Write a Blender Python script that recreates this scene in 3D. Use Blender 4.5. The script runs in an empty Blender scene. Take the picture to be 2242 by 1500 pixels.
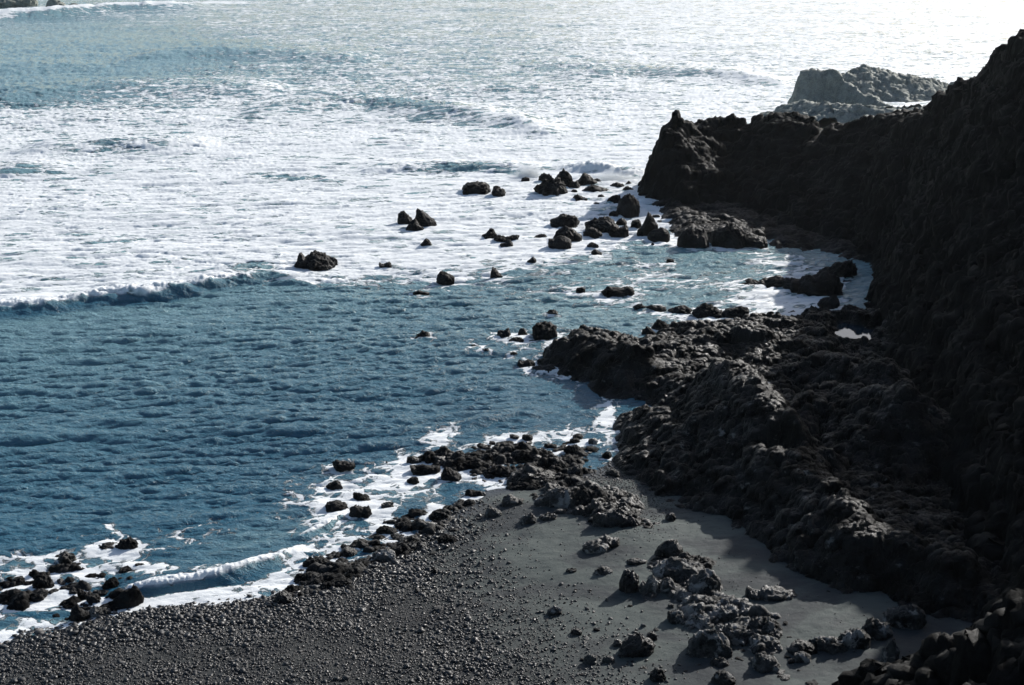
import bpy, math, random
import numpy as np
from mathutils import Vector

C = bpy.context.scene.collection
sc = bpy.context.scene
rad = math.radians

# ------------------------------------------------------------------ camera
CAM_H, PITCH, LENS = 25.0, 17.8, 50.0
cam_d = bpy.data.cameras.new("camera"); cam = bpy.data.objects.new("camera", cam_d); C.objects.link(cam)
cam.location = (0, 0, CAM_H); cam.rotation_euler = (rad(90 - PITCH), 0, 0)
cam_d.lens = LENS; cam_d.sensor_width = 36; cam_d.clip_start = 0.5; cam_d.clip_end = 20000
sc.camera = cam

# ------------------------------------------------------------------ light
SUN_AZ, SUN_EL = 38.0, 26.0
world = bpy.data.worlds.new("World"); sc.world = world; world.use_nodes = True
nt = world.node_tree; nt.nodes.clear()
o_ = nt.nodes.new("ShaderNodeOutputWorld"); bg = nt.nodes.new("ShaderNodeBackground"); sky = nt.nodes.new("ShaderNodeTexSky")
sky.sky_type = 'NISHITA'; sky.sun_disc = False; sky.sun_elevation = rad(SUN_EL); sky.sun_rotation = rad(SUN_AZ)
sky.air_density = 1.0; sky.dust_density = 1.6; sky.ozone_density = 1.3; sky.altitude = 0
bg.inputs[1].default_value = 0.10
nt.links.new(sky.outputs[0], bg.inputs[0]); nt.links.new(bg.outputs[0], o_.inputs[0])
sun_d = bpy.data.lights.new("sun", 'SUN'); sun = bpy.data.objects.new("sun", sun_d); C.objects.link(sun)
sun_d.energy = 5.0; sun_d.angle = rad(0.53); sun_d.color = (1.0, 0.965, 0.92)
sv = Vector((math.sin(rad(SUN_AZ)) * math.cos(rad(SUN_EL)), math.cos(rad(SUN_AZ)) * math.cos(rad(SUN_EL)), math.sin(rad(SUN_EL))))
sun.rotation_euler = sv.to_track_quat('Z', 'Y').to_euler(); sun.location = (40, 50, 60)
sc.view_settings.view_transform = 'Standard'; sc.view_settings.look = 'None'; sc.view_settings.gamma = 1
sc.view_settings.exposure = 0.64
sc.render.engine = 'CYCLES'
sc.cycles.use_denoising = True
sc.cycles.max_bounces = 5; sc.cycles.diffuse_bounces = 2; sc.cycles.glossy_bounces = 3; sc.cycles.volume_bounces = 0
sc.cycles.transmission_bounces = 2; sc.cycles.sample_clamp_indirect = 3; sc.cycles.sample_clamp_direct = 3
sc.cycles.caustics_reflective = False; sc.cycles.caustics_refractive = False

# ------------------------------------------------------------------ picture <-> place helpers (photo pixels, 2242 x 1500)
FP = LENS / 36 * 2242
cp, sp = math.cos(rad(PITCH)), math.sin(rad(PITCH))
def at(px, py, z=0.0):                       # point of height z seen at that pixel
    u, v = (px - 1121) / FP, -(py - 750) / FP
    dy, dz = cp + v * sp, -sp + v * cp
    t = (z - CAM_H) / dz
    return (u * t, dy * t, z)
def at_d(px, py, d):                         # point at forward distance d seen at that pixel
    u, v = (px - 1121) / FP, -(py - 750) / FP
    dy, dz = cp + v * sp, -sp + v * cp
    t = d / dy
    return (u * t, d, CAM_H + dz * t)
def proj(x, y, z=0.0):
    zz = z - CAM_H
    dep = y * cp - zz * sp
    up = y * sp + zz * cp
    return 1121 + FP * x / dep, 750 - FP * up / dep

# ------------------------------------------------------------------ numpy noise
def _h(ix, iy, iz, seed):
    n = ix.astype(np.int32).astype(np.uint32) * np.uint32(374761393) + iy.astype(np.int32).astype(np.uint32) * np.uint32(668265263)
    if iz is not None: n = n + iz.astype(np.int32).astype(np.uint32) * np.uint32(2246822519)
    n = n + np.uint32((seed * 1274126177) & 0xFFFFFFFF)
    n = (n ^ (n >> np.uint32(13))) * np.uint32(1274126177)
    n = (n ^ (n >> np.uint32(16))) * np.uint32(2246822519)
    return n ^ (n >> np.uint32(15))
def _fade(t): return t * t * t * (t * (t * 6 - 15) + 10)
_GX = np.cos(np.arange(256) * math.pi / 128).astype(np.float32); _GY = np.sin(np.arange(256) * math.pi / 128).astype(np.float32)
def pn2(x, y, seed=0):
    x = np.asarray(x, np.float32); y = np.asarray(y, np.float32)
    xi = np.floor(x); yi = np.floor(y); xf = x - xi; yf = y - yi; z0 = None
    u = _fade(xf); v = _fade(yf)
    def g(i, j):
        h = _h(xi + i, yi + j, z0, seed)
        return (_GX[h & np.uint32(255)] * (xf - i) + _GY[h & np.uint32(255)] * (yf - j))
    a = g(0, 0); b = g(1, 0); c = g(0, 1); d = g(1, 1)
    return ((a + u * (b - a)) * (1 - v) + (c + u * (d - c)) * v) * 1.5
def pn3(p, seed=0):
    p = p.astype(np.float32); x, y, z = p[:, 0], p[:, 1], p[:, 2]
    xi = np.floor(x); yi = np.floor(y); zi = np.floor(z); xf = x - xi; yf = y - yi; zf = z - zi
    u = _fade(xf); v = _fade(yf); w = _fade(zf)
    def g(i, j, k):
        h = _h(xi + i, yi + j, zi + k, seed)
        gx = (h & np.uint32(1023)) / np.float32(511.5) - 1; gy = ((h >> np.uint32(10)) & np.uint32(1023)) / np.float32(511.5) - 1; gz = ((h >> np.uint32(20)) & np.uint32(1023)) / np.float32(511.5) - 1
        return gx * (xf - i) + gy * (yf - j) + gz * (zf - k)
    r = 0
    for i, wi in ((0, 1 - u), (1, u)):
        for j, wj in ((0, 1 - v), (1, v)):
            for k, wk in ((0, 1 - w), (1, w)):
                r = r + wi * wj * wk * g(i, j, k)
    return r * 1.3
def fb2(x, y, oct=5, seed=0, gain=.5, lac=2.03, mode='f'):
    s = 0; a = 1; t = 0
    for o in range(oct):
        n = pn2(x, y, seed + o * 17)
        if mode == 'r': n = 1 - 2 * np.abs(n)
        if mode == 'b': n = 2 * np.abs(n) - .5
        s = s + a * n; t += a; a *= gain; x = x * lac + 3.7; y = y * lac - 1.3
    return s / t
def fb3(p, oct=4, seed=0, gain=.5, lac=2.03, mode='f'):
    s = 0; a = 1; t = 0
    for o in range(oct):
        n = pn3(p, seed + o * 17)
        if mode == 'r': n = 1 - 2 * np.abs(n)
        if mode == 'b': n = 2 * np.abs(n) - .5
        s = s + a * n; t += a; a *= gain; p = p * lac + 3.7
    return s / t
def blocks(x, y, seed, tilt=.8):             # broken blocks: every cell its own height and tilt
    x = np.asarray(x, np.float32); y = np.asarray(y, np.float32); xi = np.floor(x); yi = np.floor(y)
    b1 = np.full(x.shape, 9., np.float32); b2 = b1.copy(); v = np.zeros_like(b1)
    for i in (-1, 0, 1):
        for j in (-1, 0, 1):
            h = _h(xi + i, yi + j, None, seed)
            cx = xi + i + (h & np.uint32(255)) / np.float32(255); cy = yi + j + ((h >> np.uint32(8)) & np.uint32(255)) / np.float32(255)
            dx = x - cx; dy = y - cy; d = dx * dx + dy * dy; m = d < b1
            a = ((h >> np.uint32(16)) & np.uint32(255)) * np.float32(math.pi / 128)
            w = ((h >> np.uint32(24)) & np.uint32(255)) / np.float32(255) - .5 + tilt * (np.cos(a) * dx + np.sin(a) * dy)
            b2 = np.where(m, b1, np.minimum(b2, d)); v = np.where(m, w, v); b1 = np.where(m, d, b1)
    return v, np.sqrt(b2) - np.sqrt(b1)
def sstep(a, b, x):
    t = np.clip((x - a) / (b - a), 0, 1); return t * t * (3 - 2 * t)

def seg_dist(X, Y, pts):                     # distance, signed side, interpolated index
    best = np.full(X.shape, 1e9); side = np.zeros(X.shape); par = np.zeros(X.shape)
    for i in range(len(pts) - 1):
        ax, ay = pts[i][:2]; bx, by = pts[i + 1][:2]
        dx, dy = bx - ax, by - ay; L = dx * dx + dy * dy + 1e-9
        t = np.clip(((X - ax) * dx + (Y - ay) * dy) / L, 0, 1)
        qx = X - ax - t * dx; qy = Y - ay - t * dy
        d = np.hypot(qx, qy); m = d < best
        best = np.where(m, d, best); side = np.where(m, np.sign(dx * qy - dy * qx), side); par = np.where(m, i + t, par)
    return best, side, par
def poly_sd(X, Y, poly):                     # signed distance, positive inside
    P = list(poly) + [poly[0]]
    d, _, _ = seg_dist(X, Y, P)
    ins = np.zeros(X.shape, bool)
    for i in range(len(P) - 1):
        ax, ay = P[i][:2]; bx, by = P[i + 1][:2]
        c = ((ay > Y) != (by > Y))
        with np.errstate(all='ignore'):
            xx = (bx - ax) * (Y - ay) / ((by - ay) if by != ay else 1e-9) + ax
        ins ^= (c & (X < xx))
    return np.where(ins, d, -d)
def tent(X, Y, pts, sl, sr, rnd=.25):        # a crest line with a slope on either side
    out = np.full(X.shape, -50.0)
    for i in range(len(pts) - 1):
        ax, ay, az = pts[i]; bx, by, bz = pts[i + 1]
        dx, dy = bx - ax, by - ay; L = dx * dx + dy * dy + 1e-9
        t = np.clip(((X - ax) * dx + (Y - ay) * dy) / L, 0, 1)
        qx = X - ax - t * dx; qy = Y - ay - t * dy
        s = np.where(dx * qy - dy * qx > 0, sl, sr)
        out = np.maximum(out, az + (bz - az) * t - s * (np.sqrt(qx * qx + qy * qy + rnd * rnd) - rnd))
    return out
def smin(a, b, k=.5):
    h = np.clip(.5 + .5 * (b - a) / k, 0, 1); return b * (1 - h) + a * h - k * h * (1 - h)

# ------------------------------------------------------------------ mesh helpers
def link_mesh(name, co, faces, mat, parent=None, smooth=True, attrs=None):
    me = bpy.data.meshes.new(name)
    co = np.ascontiguousarray(co, dtype=np.float32); faces = np.ascontiguousarray(faces, dtype=np.int32)
    k = faces.shape[1]
    me.vertices.add(len(co)); me.vertices.foreach_set("co", co.ravel())
    me.loops.add(faces.size); me.loops.foreach_set("vertex_index", faces.ravel())
    me.polygons.add(len(faces)); me.polygons.foreach_set("loop_start", np.arange(0, faces.size, k, dtype=np.int32))
    if smooth: me.polygons.foreach_set("use_smooth", np.ones(len(faces), bool))
    me.update(calc_edges=True)
    for an, av in (attrs or {}).items():
        a = me.attributes.new(an, 'FLOAT', 'POINT'); a.data.foreach_set("value", np.ascontiguousarray(av, dtype=np.float32))
    me.materials.append(mat)
    o = bpy.data.objects.new(name, me); C.objects.link(o)
    if parent: o.parent = parent
    return o
def grid_faces(nr, nc):
    i = np.arange(nr - 1)[:, None] * nc + np.arange(nc - 1)[None, :]
    return np.stack([i, i + 1, i + nc + 1, i + nc], -1).reshape(-1, 4)
def grid_normals(P):
    du = np.gradient(P, axis=1); dv = np.gradient(P, axis=0)
    n = np.cross(du, dv); n /= np.linalg.norm(n, axis=2, keepdims=True) + 1e-9
    return n
def tag(o, label=None, cat=None, group=None, kind=None):
    if label: o['label'] = label
    if cat: o['category'] = cat
    if group: o['group'] = group
    if kind: o['kind'] = kind
    return o
def compact(co, faces, attrs=None):
    used = np.zeros(len(co), bool); used[faces.ravel()] = True
    idx = np.cumsum(used) - 1
    a2 = {k: v[used] for k, v in (attrs or {}).items()}
    return co[used], idx[faces], a2

# ------------------------------------------------------------------ materials
def new_mat(name):
    m = bpy.data.materials.new(name); m.use_nodes = True; t = m.node_tree; t.nodes.clear()
    out = t.nodes.new("ShaderNodeOutputMaterial"); b = t.nodes.new("ShaderNodeBsdfPrincipled")
    t.links.new(b.outputs[0], out.inputs[0]); return m, t, b
class N:                                     # small node-building helper
    def __init__(s, t): s.t = t
    def n(s, typ, **kw):
        x = s.t.nodes.new(typ)
        for k, v in kw.items(): setattr(x, k, v)
        return x
    def l(s, a, b): s.t.links.new(a, b)
    def math(s, op, a, b=None, c=None, clamp=False):
        x = s.n("ShaderNodeMath", operation=op, use_clamp=clamp)
        for i, v in enumerate((a, b, c)):
            if v is None: continue
            if isinstance(v, (int, float)): x.inputs[i].default_value = v
            else: s.l(v, x.inputs[i])
        return x.outputs[0]
    def mapping(s, vec, sc_=(1, 1, 1), rot=(0, 0, 0), loc=(0, 0, 0)):
        x = s.n("ShaderNodeMapping"); x.inputs[1].default_value = loc; x.inputs[2].default_value = rot; x.inputs[3].default_value = sc_
        s.l(vec, x.inputs[0]); return x.outputs[0]
    def noise(s, vec, scale, detail=4, rough=.55, dist=0, out=0):
        x = s.n("ShaderNodeTexNoise"); x.inputs['Scale'].default_value = scale; x.inputs['Detail'].default_value = detail
        x.inputs['Roughness'].default_value = rough; x.inputs['Distortion'].default_value = dist
        s.l(vec, x.inputs['Vector']); return x.outputs[out]
    def ramp(s, v, a, b, c=0., d=1., smooth=True):
        x = s.n("ShaderNodeMapRange"); x.interpolation_type = 'SMOOTHSTEP' if smooth else 'LINEAR'
        for i, val in enumerate((v, a, b, c, d)):
            if isinstance(val, (int, float)): x.inputs[i].default_value = val
            else: s.l(val, x.inputs[i])
        return x.outputs[0]
    def mixc(s, f, a, b):
        x = s.n("ShaderNodeMix", data_type='RGBA')
        for i, val in ((0, f), (6, a), (7, b)):
            if isinstance(val, (int, float)): x.inputs[i].default_value = val
            elif isinstance(val, tuple): x.inputs[i].default_value = (*val, 1)
            else: s.l(val, x.inputs[i])
        return x.outputs[2]
    def bump(s, h, strength, dist, prev=None):
        x = s.n("ShaderNodeBump"); x.inputs['Strength'].default_value = strength; x.inputs['Distance'].default_value = dist
        s.l(h, x.inputs['Height'])
        if prev is not None: s.l(prev, x.inputs['Normal'])
        return x.outputs[0]
    def pos(s): return s.n("ShaderNodeNewGeometry").outputs['Position']
    def attr(s, name):
        x = s.n("ShaderNodeAttribute"); x.attribute_name = name; return x.outputs['Fac']

def rock_material(name, c1, c2, r1, r2, spec=.5, bump=.5, crust=None, cut=.62):
    m, t, b = new_mat(name); q = N(t); p = q.pos()
    n1 = q.noise(p, .9, 6, .65); n2 = q.noise(p, 7, 8, .7); n3 = q.noise(p, 28, 4, .6)
    f = q.ramp(q.math('MULTIPLY_ADD', n2, .6, q.math('MULTIPLY', n1, .5)), .35, .75)
    col = q.mixc(f, c1, c2)
    if crust:                                     # pale patches: dry lava, plus sunlit highlights painted into the colour
        n4 = q.noise(p, 1.7, 8, .72, .4); col = q.mixc(q.ramp(n4, cut, cut + .06), col, crust)
    q.l(col, b.inputs['Base Color'])
    q.l(q.ramp(n2, .35, .65, r1, r2), b.inputs['Roughness'])
    q.l(q.ramp(q.math('MULTIPLY_ADD', n1, .7, q.math('MULTIPLY', n2, .5)), .50, .72, spec * .15, spec * 1.3), b.inputs['Specular IOR Level'])   # wet and dry patches
    bb = q.bump(n2, bump, .075); bb = q.bump(n3, bump, .03, bb); q.l(bb, b.inputs['Normal'])
    return m
M_rock = rock_material("lava_rock", (.0016, .0016, .0016), (.0065, .0063, .006), .22, .66, .46, .8)
M_cliff = rock_material("cliff_rock", (.0010, .0012, .0013), (.0036, .0038, .0037), .55, .85, .09, .6)
M_wet = rock_material("wet_lava_rock", (.002, .002, .0022), (.0062, .0062, .0065), .5, .8, .2, .6)
M_pale_lit = rock_material("dry_sunlit_lava_rock", (.003, .003, .003), (.04, .04, .038), .32, .75, .45, .9, (.19, .185, .175), .52)  # pale dry lava, and sunlight on lit rocks put into the colour
M_ridge = rock_material("ridge_rock", (.0011, .0012, .0013), (.0040, .0042, .0044), .24, .7, .2, .9, (.12, .12, .114), .60)  # pale patches are crest highlights painted into the ridge colour
M_far_haze = rock_material("far_rock", (.09, .10, .092), (.26, .27, .235), .7, .9, .2)  # paler base colour: haze over the far rocks painted in

def sand_material():
    m, t, b = new_mat("black_sand"); q = N(t); p = q.pos()
    warp = q.noise(q.mapping(p, (1, 1.6, 1), (0, 0, rad(25))), .17, 5, .55, 1.6); fine = q.noise(p, 40, 4, .7); mid = q.noise(p, 3, 5, .6)
    gr = q.attr("gravel"); wet = q.attr("wet")
    band = q.ramp(q.math('ADD', warp, q.math('MULTIPLY', mid, .16)), .50, .70)
    c = q.mixc(band, (.050, .062, .058), (.019, .024, .027))
    c = q.mixc(q.ramp(fine, .52, .8, 0, .55), c, (.12, .125, .12))
    c = q.mixc(q.ramp(fine, .5, .3, 0, .8), c, (.03, .03, .03))
    c = q.mixc(gr, c, (.012, .012, .013))
    c = q.mixc(wet, c, (.03, .032, .036))
    q.l(c, b.inputs['Base Color'])
    q.l(q.math('SUBTRACT', .8, q.math('MULTIPLY', wet, .62)), b.inputs['Roughness'])
    b.inputs['Specular IOR Level'].default_value = .18
    bb = q.bump(mid, .35, .12); bb = q.bump(fine, .5, .02, bb); q.l(bb, b.inputs['Normal'])
    return m
M_sand = sand_material()

def pebble_material():
    m, t, b = new_mat("black_pebble"); q = N(t)
    tone = q.attr("tone"); n = q.noise(q.pos(), 30, 3, .6)
    c = q.mixc(q.ramp(tone, 0, .8), (.0045, .0045, .005), (.018, .0185, .0195))
    c = q.mixc(q.ramp(tone, .965, .985), c, (.10, .095, .09))
    q.l(c, b.inputs['Base Color']); q.l(q.ramp(tone, 0, 1, .38, .7), b.inputs['Roughness'])
    b.inputs['Specular IOR Level'].default_value = .36
    q.l(q.bump(n, .4, .02), b.inputs['Normal'])
    return m
M_peb = pebble_material()

def sea_material():
    m, t, b = new_mat("sea_water"); q = N(t); p = q.pos()
    dens = q.attr("foam"); aer_haze = q.attr("aerated_haze"); lump = q.attr("crest")
    sx = q.n("ShaderNodeSeparateXYZ"); q.l(q.mapping(p, (1, 1, 1), (0, 0, rad(-7))), sx.inputs[0]); cx = q.n("ShaderNodeCombineXYZ")
    q.l(q.math('MULTIPLY', sx.outputs[0], q.ramp(sx.outputs[1], 66, 100, .95, .36)), cx.inputs[0]); q.l(sx.outputs[1], cx.inputs[1]); q.l(sx.outputs[2], cx.inputs[2])
    ps = cx.outputs[0]                                              # offshore the foam is drawn out along the crests
    wn = q.noise(ps, .8, 5, .6, 0, 1)
    wv = q.n("ShaderNodeVectorMath", operation='MULTIPLY_ADD'); q.l(wn, wv.inputs[0]); wv.inputs[1].default_value = (1.5, 1.5, 0); q.l(ps, wv.inputs[2])
    w = wv.outputs[0]
    def vor(vec, scale):
        x = q.n("ShaderNodeTexVoronoi", feature='DISTANCE_TO_EDGE'); x.inputs['Scale'].default_value = scale; q.l(vec, x.inputs['Vector']); return x.outputs['Distance']
    v1 = q.ramp(vor(w, .75), 0, .32, 1, 0, False); v2 = q.ramp(vor(w, 2.1), 0, .34, 1, 0, False)
    n1 = q.noise(ps, .22, 5, .6); n2 = q.noise(w, 2.3, 7, .68); n3 = q.noise(w, 9, 5, .7)
    f = q.math('ADD', q.math('MULTIPLY', v1, .32), q.math('MULTIPLY', v2, .26))
    f = q.math('MULTIPLY_ADD', n2, .55, f); f = q.math('MULTIPLY_ADD', n1, .45, f); f = q.math('MULTIPLY_ADD', n3, .16, f)   # about .9 in the mean
    th = q.math('SUBTRACT', 1.45, q.math('MULTIPLY', dens, 1.04))
    foam = q.ramp(q.math('SUBTRACT', f, th), -.05, q.ramp(sx.outputs[1], 66, 100, .13, q.ramp(dens, .5, .9, .10, .26)))
    foam = q.math('MAXIMUM', foam, q.ramp(lump, .3, .7))
    foam = q.math('MULTIPLY', foam, q.ramp(dens, .02, .12))
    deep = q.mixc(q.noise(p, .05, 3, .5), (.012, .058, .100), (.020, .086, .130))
    wat = q.mixc(aer_haze, deep, (.165, .275, .29))
    q.l(q.mixc(foam, wat, (.60, .62, .625)), b.inputs['Base Color'])
    q.l(q.ramp(foam, 0, .6, .09, .55), b.inputs['Roughness'])
    b.inputs['IOR'].default_value = 1.333; b.inputs['Specular IOR Level'].default_value = .36
    r1 = q.noise(q.mapping(p, (.6, 1, 1), (0, 0, rad(-12))), 1.9, 6, .6, .6); r2 = q.noise(q.mapping(p, (.7, 1, 1), (0, 0, rad(15))), 7.5, 4, .6, .3)
    nf = q.ramp(foam, 0, .8, 1, .12); bb = q.bump(q.math('MULTIPLY', r1, nf), .6, .36); bb = q.bump(q.math('MULTIPLY', r2, nf), .75, .08, bb)
    bb = q.bump(q.math('MULTIPLY', foam, q.math('ADD', n2, n3)), .3, .08, bb)
    q.l(bb, b.inputs['Normal'])
    return m
M_sea = sea_material()
def plain(name, col, rough, spec=.5):
    m, t, b = new_mat(name); b.inputs['Base Color'].default_value = (*col, 1); b.inputs['Roughness'].default_value = rough
    b.inputs['Specular IOR Level'].default_value = spec; return m, t, b
M_pool, _t, _b = plain("pool_water", (.01, .02, .03), .03); _q = N(_t)
_q.l(_q.bump(_q.noise(_q.pos(), 5, 3), .08, .03), _b.inputs['Normal']); _b.inputs['IOR'].default_value = 1.333
M_foam, _t, _b = plain("white_foam", (.82, .84, .84), .6)

# ------------------------------------------------------------------ the beach and sea bed
SHORE = [(-700, 1560), (-300, 1490), (0, 1420), (60, 1390), (150, 1378), (230, 1352), (330, 1342), (440, 1337), (520, 1325), (600, 1305), (650, 1292),
         (710, 1278), (770, 1250), (830, 1232), (870, 1205), (905, 1172), (960, 1142), (1000, 1110), (1040, 1085), (1100, 1062), (1160, 1052),
         (1210, 1040), (1290, 1030), (1340, 1008), (1400, 985), (1520, 960), (1700, 940), (1850, 800), (1930, 735)]
shore_w = [at(x, y)[:2] for x, y in SHORE]
LAND = shore_w + [(45, 75), (60, 10), (-60, 10), (-50, 34)]
def beach_z(X, Y):
    X = np.asarray(X, float); Y = np.asarray(Y, float)
    sd = poly_sd(X, Y, LAND)
    sd = sd + .5 * fb2(X * .25, Y * .25, 3, 5)
    z = np.where(sd > 0, .115 * sd, .2 * sd)
    z = np.where(z > 1.0, 1.0 + (z - 1.0) * .55, z)
    z = np.maximum(z, -3.5)
    z = z + .10 * fb2(X * .35, Y * .5, 4, 9) * sstep(0, 2.5, sd)
    return z
def on_beach(px, py):                        # ground point under a pixel of the beach
    z = 0.0
    for _ in range(6):
        x, y, _z = at(px, py, z); z = float(beach_z(np.array([x]), np.array([y]))[0]); z = max(z, 0.0)
    return (x, y, z)
def pebble_density(px, py):                  # the cobble bank thins out into sand towards the right
    d, s, _ = seg_dist(px, py, [(900, 1080), (990, 1175), (1060, 1265), (1180, 1360), (1290, 1440), (1420, 1600)])
    e = d * s + 60 * fb2(px * .008, py * .012, 3, 31)
    return sstep(-170, 210, e) ** 1.3

gx = np.arange(-26, 22, .07); gy = np.arange(27, 69, .07)
X, Y = np.meshgrid(gx, gy); Z = beach_z(X, Y)
px, py = proj(X, Y, Z)
grav = pebble_density(px, py)
g2 = np.exp(-((px - 1385) / 75) ** 2 - ((py - 1075) / 60) ** 2)
Z = Z + .025 * fb2(X * 9, Y * 9, 3, 3) * np.clip(grav + g2, 0, 1) + .008 * fb2(X * 6, Y * 6, 3, 4)
sdl = poly_sd(X, Y, LAND)
wet = sstep(1.6, .2, sdl + .6 * fb2(X * .6, Y * .6, 3, 8)) * .9
co = np.stack([X, Y, Z], -1).reshape(-1, 3)
o = link_mesh("beach", co, grid_faces(*X.shape), M_sand, attrs={"gravel": (grav * .8).ravel(), "wet": wet.ravel()})
tag(o, "black sand beach with a bank of dark cobbles", kind="structure")
bed = link_mesh("seabed", np.array([(-3000, -200, -3.6), (3000, -200, -3.6), (3000, 6000, -3.6), (-3000, 6000, -3.6)]), np.array([[0, 1, 2, 3]]), M_cliff, smooth=False)
tag(bed, "dark sea bed under the water", kind="structure")

# ------------------------------------------------------------------ the sea
def ocean_tile(L, n, wind, V, amp, seed, small, spread=2):
    rs = np.random.RandomState(seed)
    k = 2 * np.pi * np.fft.fftfreq(n, L / n); kx, ky = np.meshgrid(k, k); kk = np.hypot(kx, ky); kk[0, 0] = 1
    Lw = V * V / 9.81; cw = (kx * math.cos(wind) + ky * math.sin(wind)) / kk
    P = np.exp(-1 / (kk * Lw) ** 2) / kk ** 4 * np.abs(cw) ** spread * np.exp(-(kk * small) ** 2); P[0, 0] = 0
    H = (rs.randn(n, n) + 1j * rs.randn(n, n)) * np.sqrt(P)
    h = np.real(np.fft.ifft2(H)); s = amp / h.std()
    dx = np.real(np.fft.ifft2(-1j * H * kx / kk)); dy = np.real(np.fft.ifft2(-1j * H * ky / kk))
    return h * s, dx * s, dy * s
def sample(tile, L, X, Y):
    n = tile.shape[0]; u = (X / L * n) % n; v = (Y / L * n) % n
    i = np.floor(u).astype(int); j = np.floor(v).astype(int); fu = u - i; fv = v - j
    i %= n; j %= n; i1 = (i + 1) % n; j1 = (j + 1) % n
    return (tile[j, i] * (1 - fu) + tile[j, i1] * fu) * (1 - fv) + (tile[j1, i] * (1 - fu) + tile[j1, i1] * fu) * fv

def axis_az():
    a = np.linspace(-21.5, 21.5, 1150); l = np.linspace(-75, -21.6, 60); return np.concatenate([l, a, -l[::-1]])
az = np.tan(np.radians(axis_az()))
dep = np.concatenate([np.linspace(40, 33.5, 12), np.linspace(33.4, 3.9, 1250), np.linspace(3.85, .5, 60)])
dd = CAM_H / np.tan(np.radians(dep)); dd = np.concatenate([dd, [4500, 9000]])
A, D = np.meshgrid(az, dd); X = A * D; Y = D.copy()
px, py = proj(X, Y, 0)
px = np.clip(px, -4000, 6000); SPX, SPY = px, py

BREAK = [(-900, 790), (-300, 730), (0, 690), (100, 684), (200, 664), (330, 652), (400, 641), (450, 630), (520, 614), (600, 603), (680, 607)]
FOAM_EDGE = [(-900, 790), (-300, 730), (0, 690), (100, 684), (200, 664), (330, 652), (400, 641), (450, 630), (520, 612), (600, 600), (700, 598), (800, 596), (880, 580), (960, 575),
             (1060, 568), (1150, 560), (1220, 556), (1300, 525), (1400, 500), (1500, 470), (1700, 430), (2400, 430)]
fx, fy = zip(*FOAM_EDGE)
edge = np.interp(px, fx, fy)
tilt = py + .05 * (px - 1100) * 0
wob = 18 * fb2(X * .08, Y * .05, 4, 77)
below = py - edge
def blob(cx, cy, rx, ry, rot=0):
    c, s = math.cos(rad(rot)), math.sin(rad(rot)); dx = px - cx; dy = py - cy
    return np.exp(-(((dx * c + dy * s) / rx) ** 2 + ((-dx * s + dy * c) / ry) ** 2))
F = np.zeros_like(X)
far = sstep(140, 340, py + wob) * .30 + .47
F = np.where(below < 0, far, 0)
F += (.16 * sstep(1100, 1500, px) - .10 * sstep(600, 0, px)) * sstep(330, 150, py)  # far right: glare on the water put in as extra foam
F *= 1 - .75 * sstep(0, 10, below) * (px < 560)
soft = 60 + 0 * px
F = np.where((below >= 0) & (px > 540), 0.74 * np.exp(-below / (28 + 50 * sstep(560, 1150, px))), F)
F = np.where((below >= 0) & (px <= 540), .0, F)
for b_ in [(1130, 620, 300, 35, -4, .22), (1480, 610, 260, 70, 0, .46), (1720, 590, 140, 60, 0, .50), (1650, 680, 200, 45, 0, .52), (1250, 640, 260, 50, 0, .38), (1100, 760, 110, 45, 10, .40), (960, 745, 110, 30, 0, .40),
           (1330, 680, 200, 40, 0, .18), (1190, 790, 90, 40, 20, .46), (1230, 740, 50, 60, 0, .42), (720, 640, 160, 18, 0, .3), (1330, 920, 45, 75, 0, .75), (1370, 965, 60, 50, 0, .75), (970, 955, 80, 35, -15, .68),
           (1250, 965, 150, 35, 0, .60), (870, 1010, 110, 45, -12, .66), (760, 1060, 100, 70, 0, .62), (900, 1070, 120, 50, 0, .72), (720, 1150, 90, 60, -25, .74), (820, 1120, 80, 60, 0, .72),
           (1100, 915, 120, 14, -12, .40), (1300, 860, 160, 22, 10, .30), (690, 1110, 60, 60, 0, .5), (640, 1170, 60, 30, -20, .45), (960, 1120, 50, 30, 0, .7), (1040, 1050, 80, 25, 0, .55),
           (480, 1160, 60, 22, -20, .42), (250, 1165, 40, 14, 30, .72), (300, 1200, 32, 26, 30, .62), (160, 1180, 160, 22, 0, .40), (60, 1230, 140, 30, -8, .66), (190, 1250, 90, 26, 0, .88), (60, 1330, 160, 45, -8, .78), (130, 1300, 90, 40, 0, .80),
           (20, 1390, 120, 30, -8, .92), (330, 1250, 90, 26, 0, .75), (420, 1300, 190, 26, -6, .9), (600, 1270, 90, 32, -20, .9), (640, 1215, 90, 18, -22, .9), (500, 1255, 140, 12, -8, .72), (220, 1330, 80, 30, 0, .85),
           (700, 1230, 70, 26, -20, .8), (420, 1318, 260, 24, -3, 1.0), (120, 1350, 170, 50, -8, .85), (80, 1270, 150, 55, -5, .78), (250, 1215, 110, 40, 0, .74), (740, 1120, 110, 90, -20, .72), (860, 1060, 160, 80, -10, .70), (1150, 960, 280, 40, -4, .62), (400, 1185, 260, 50, -8, .46), (640, 1100, 70, 110, 20, .52), (1000, 800, 260, 70, 10, .30), (740, 1200, 80, 30, -30, .85), (860, 1180, 60, 40, -20, .6), (560, 1130, 50, 14, -30, .3), (640, 1080, 26, 30, 0, .4)]:
    F = np.maximum(F, b_[5] * blob(*b_[:5]) * 1.08)
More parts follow.
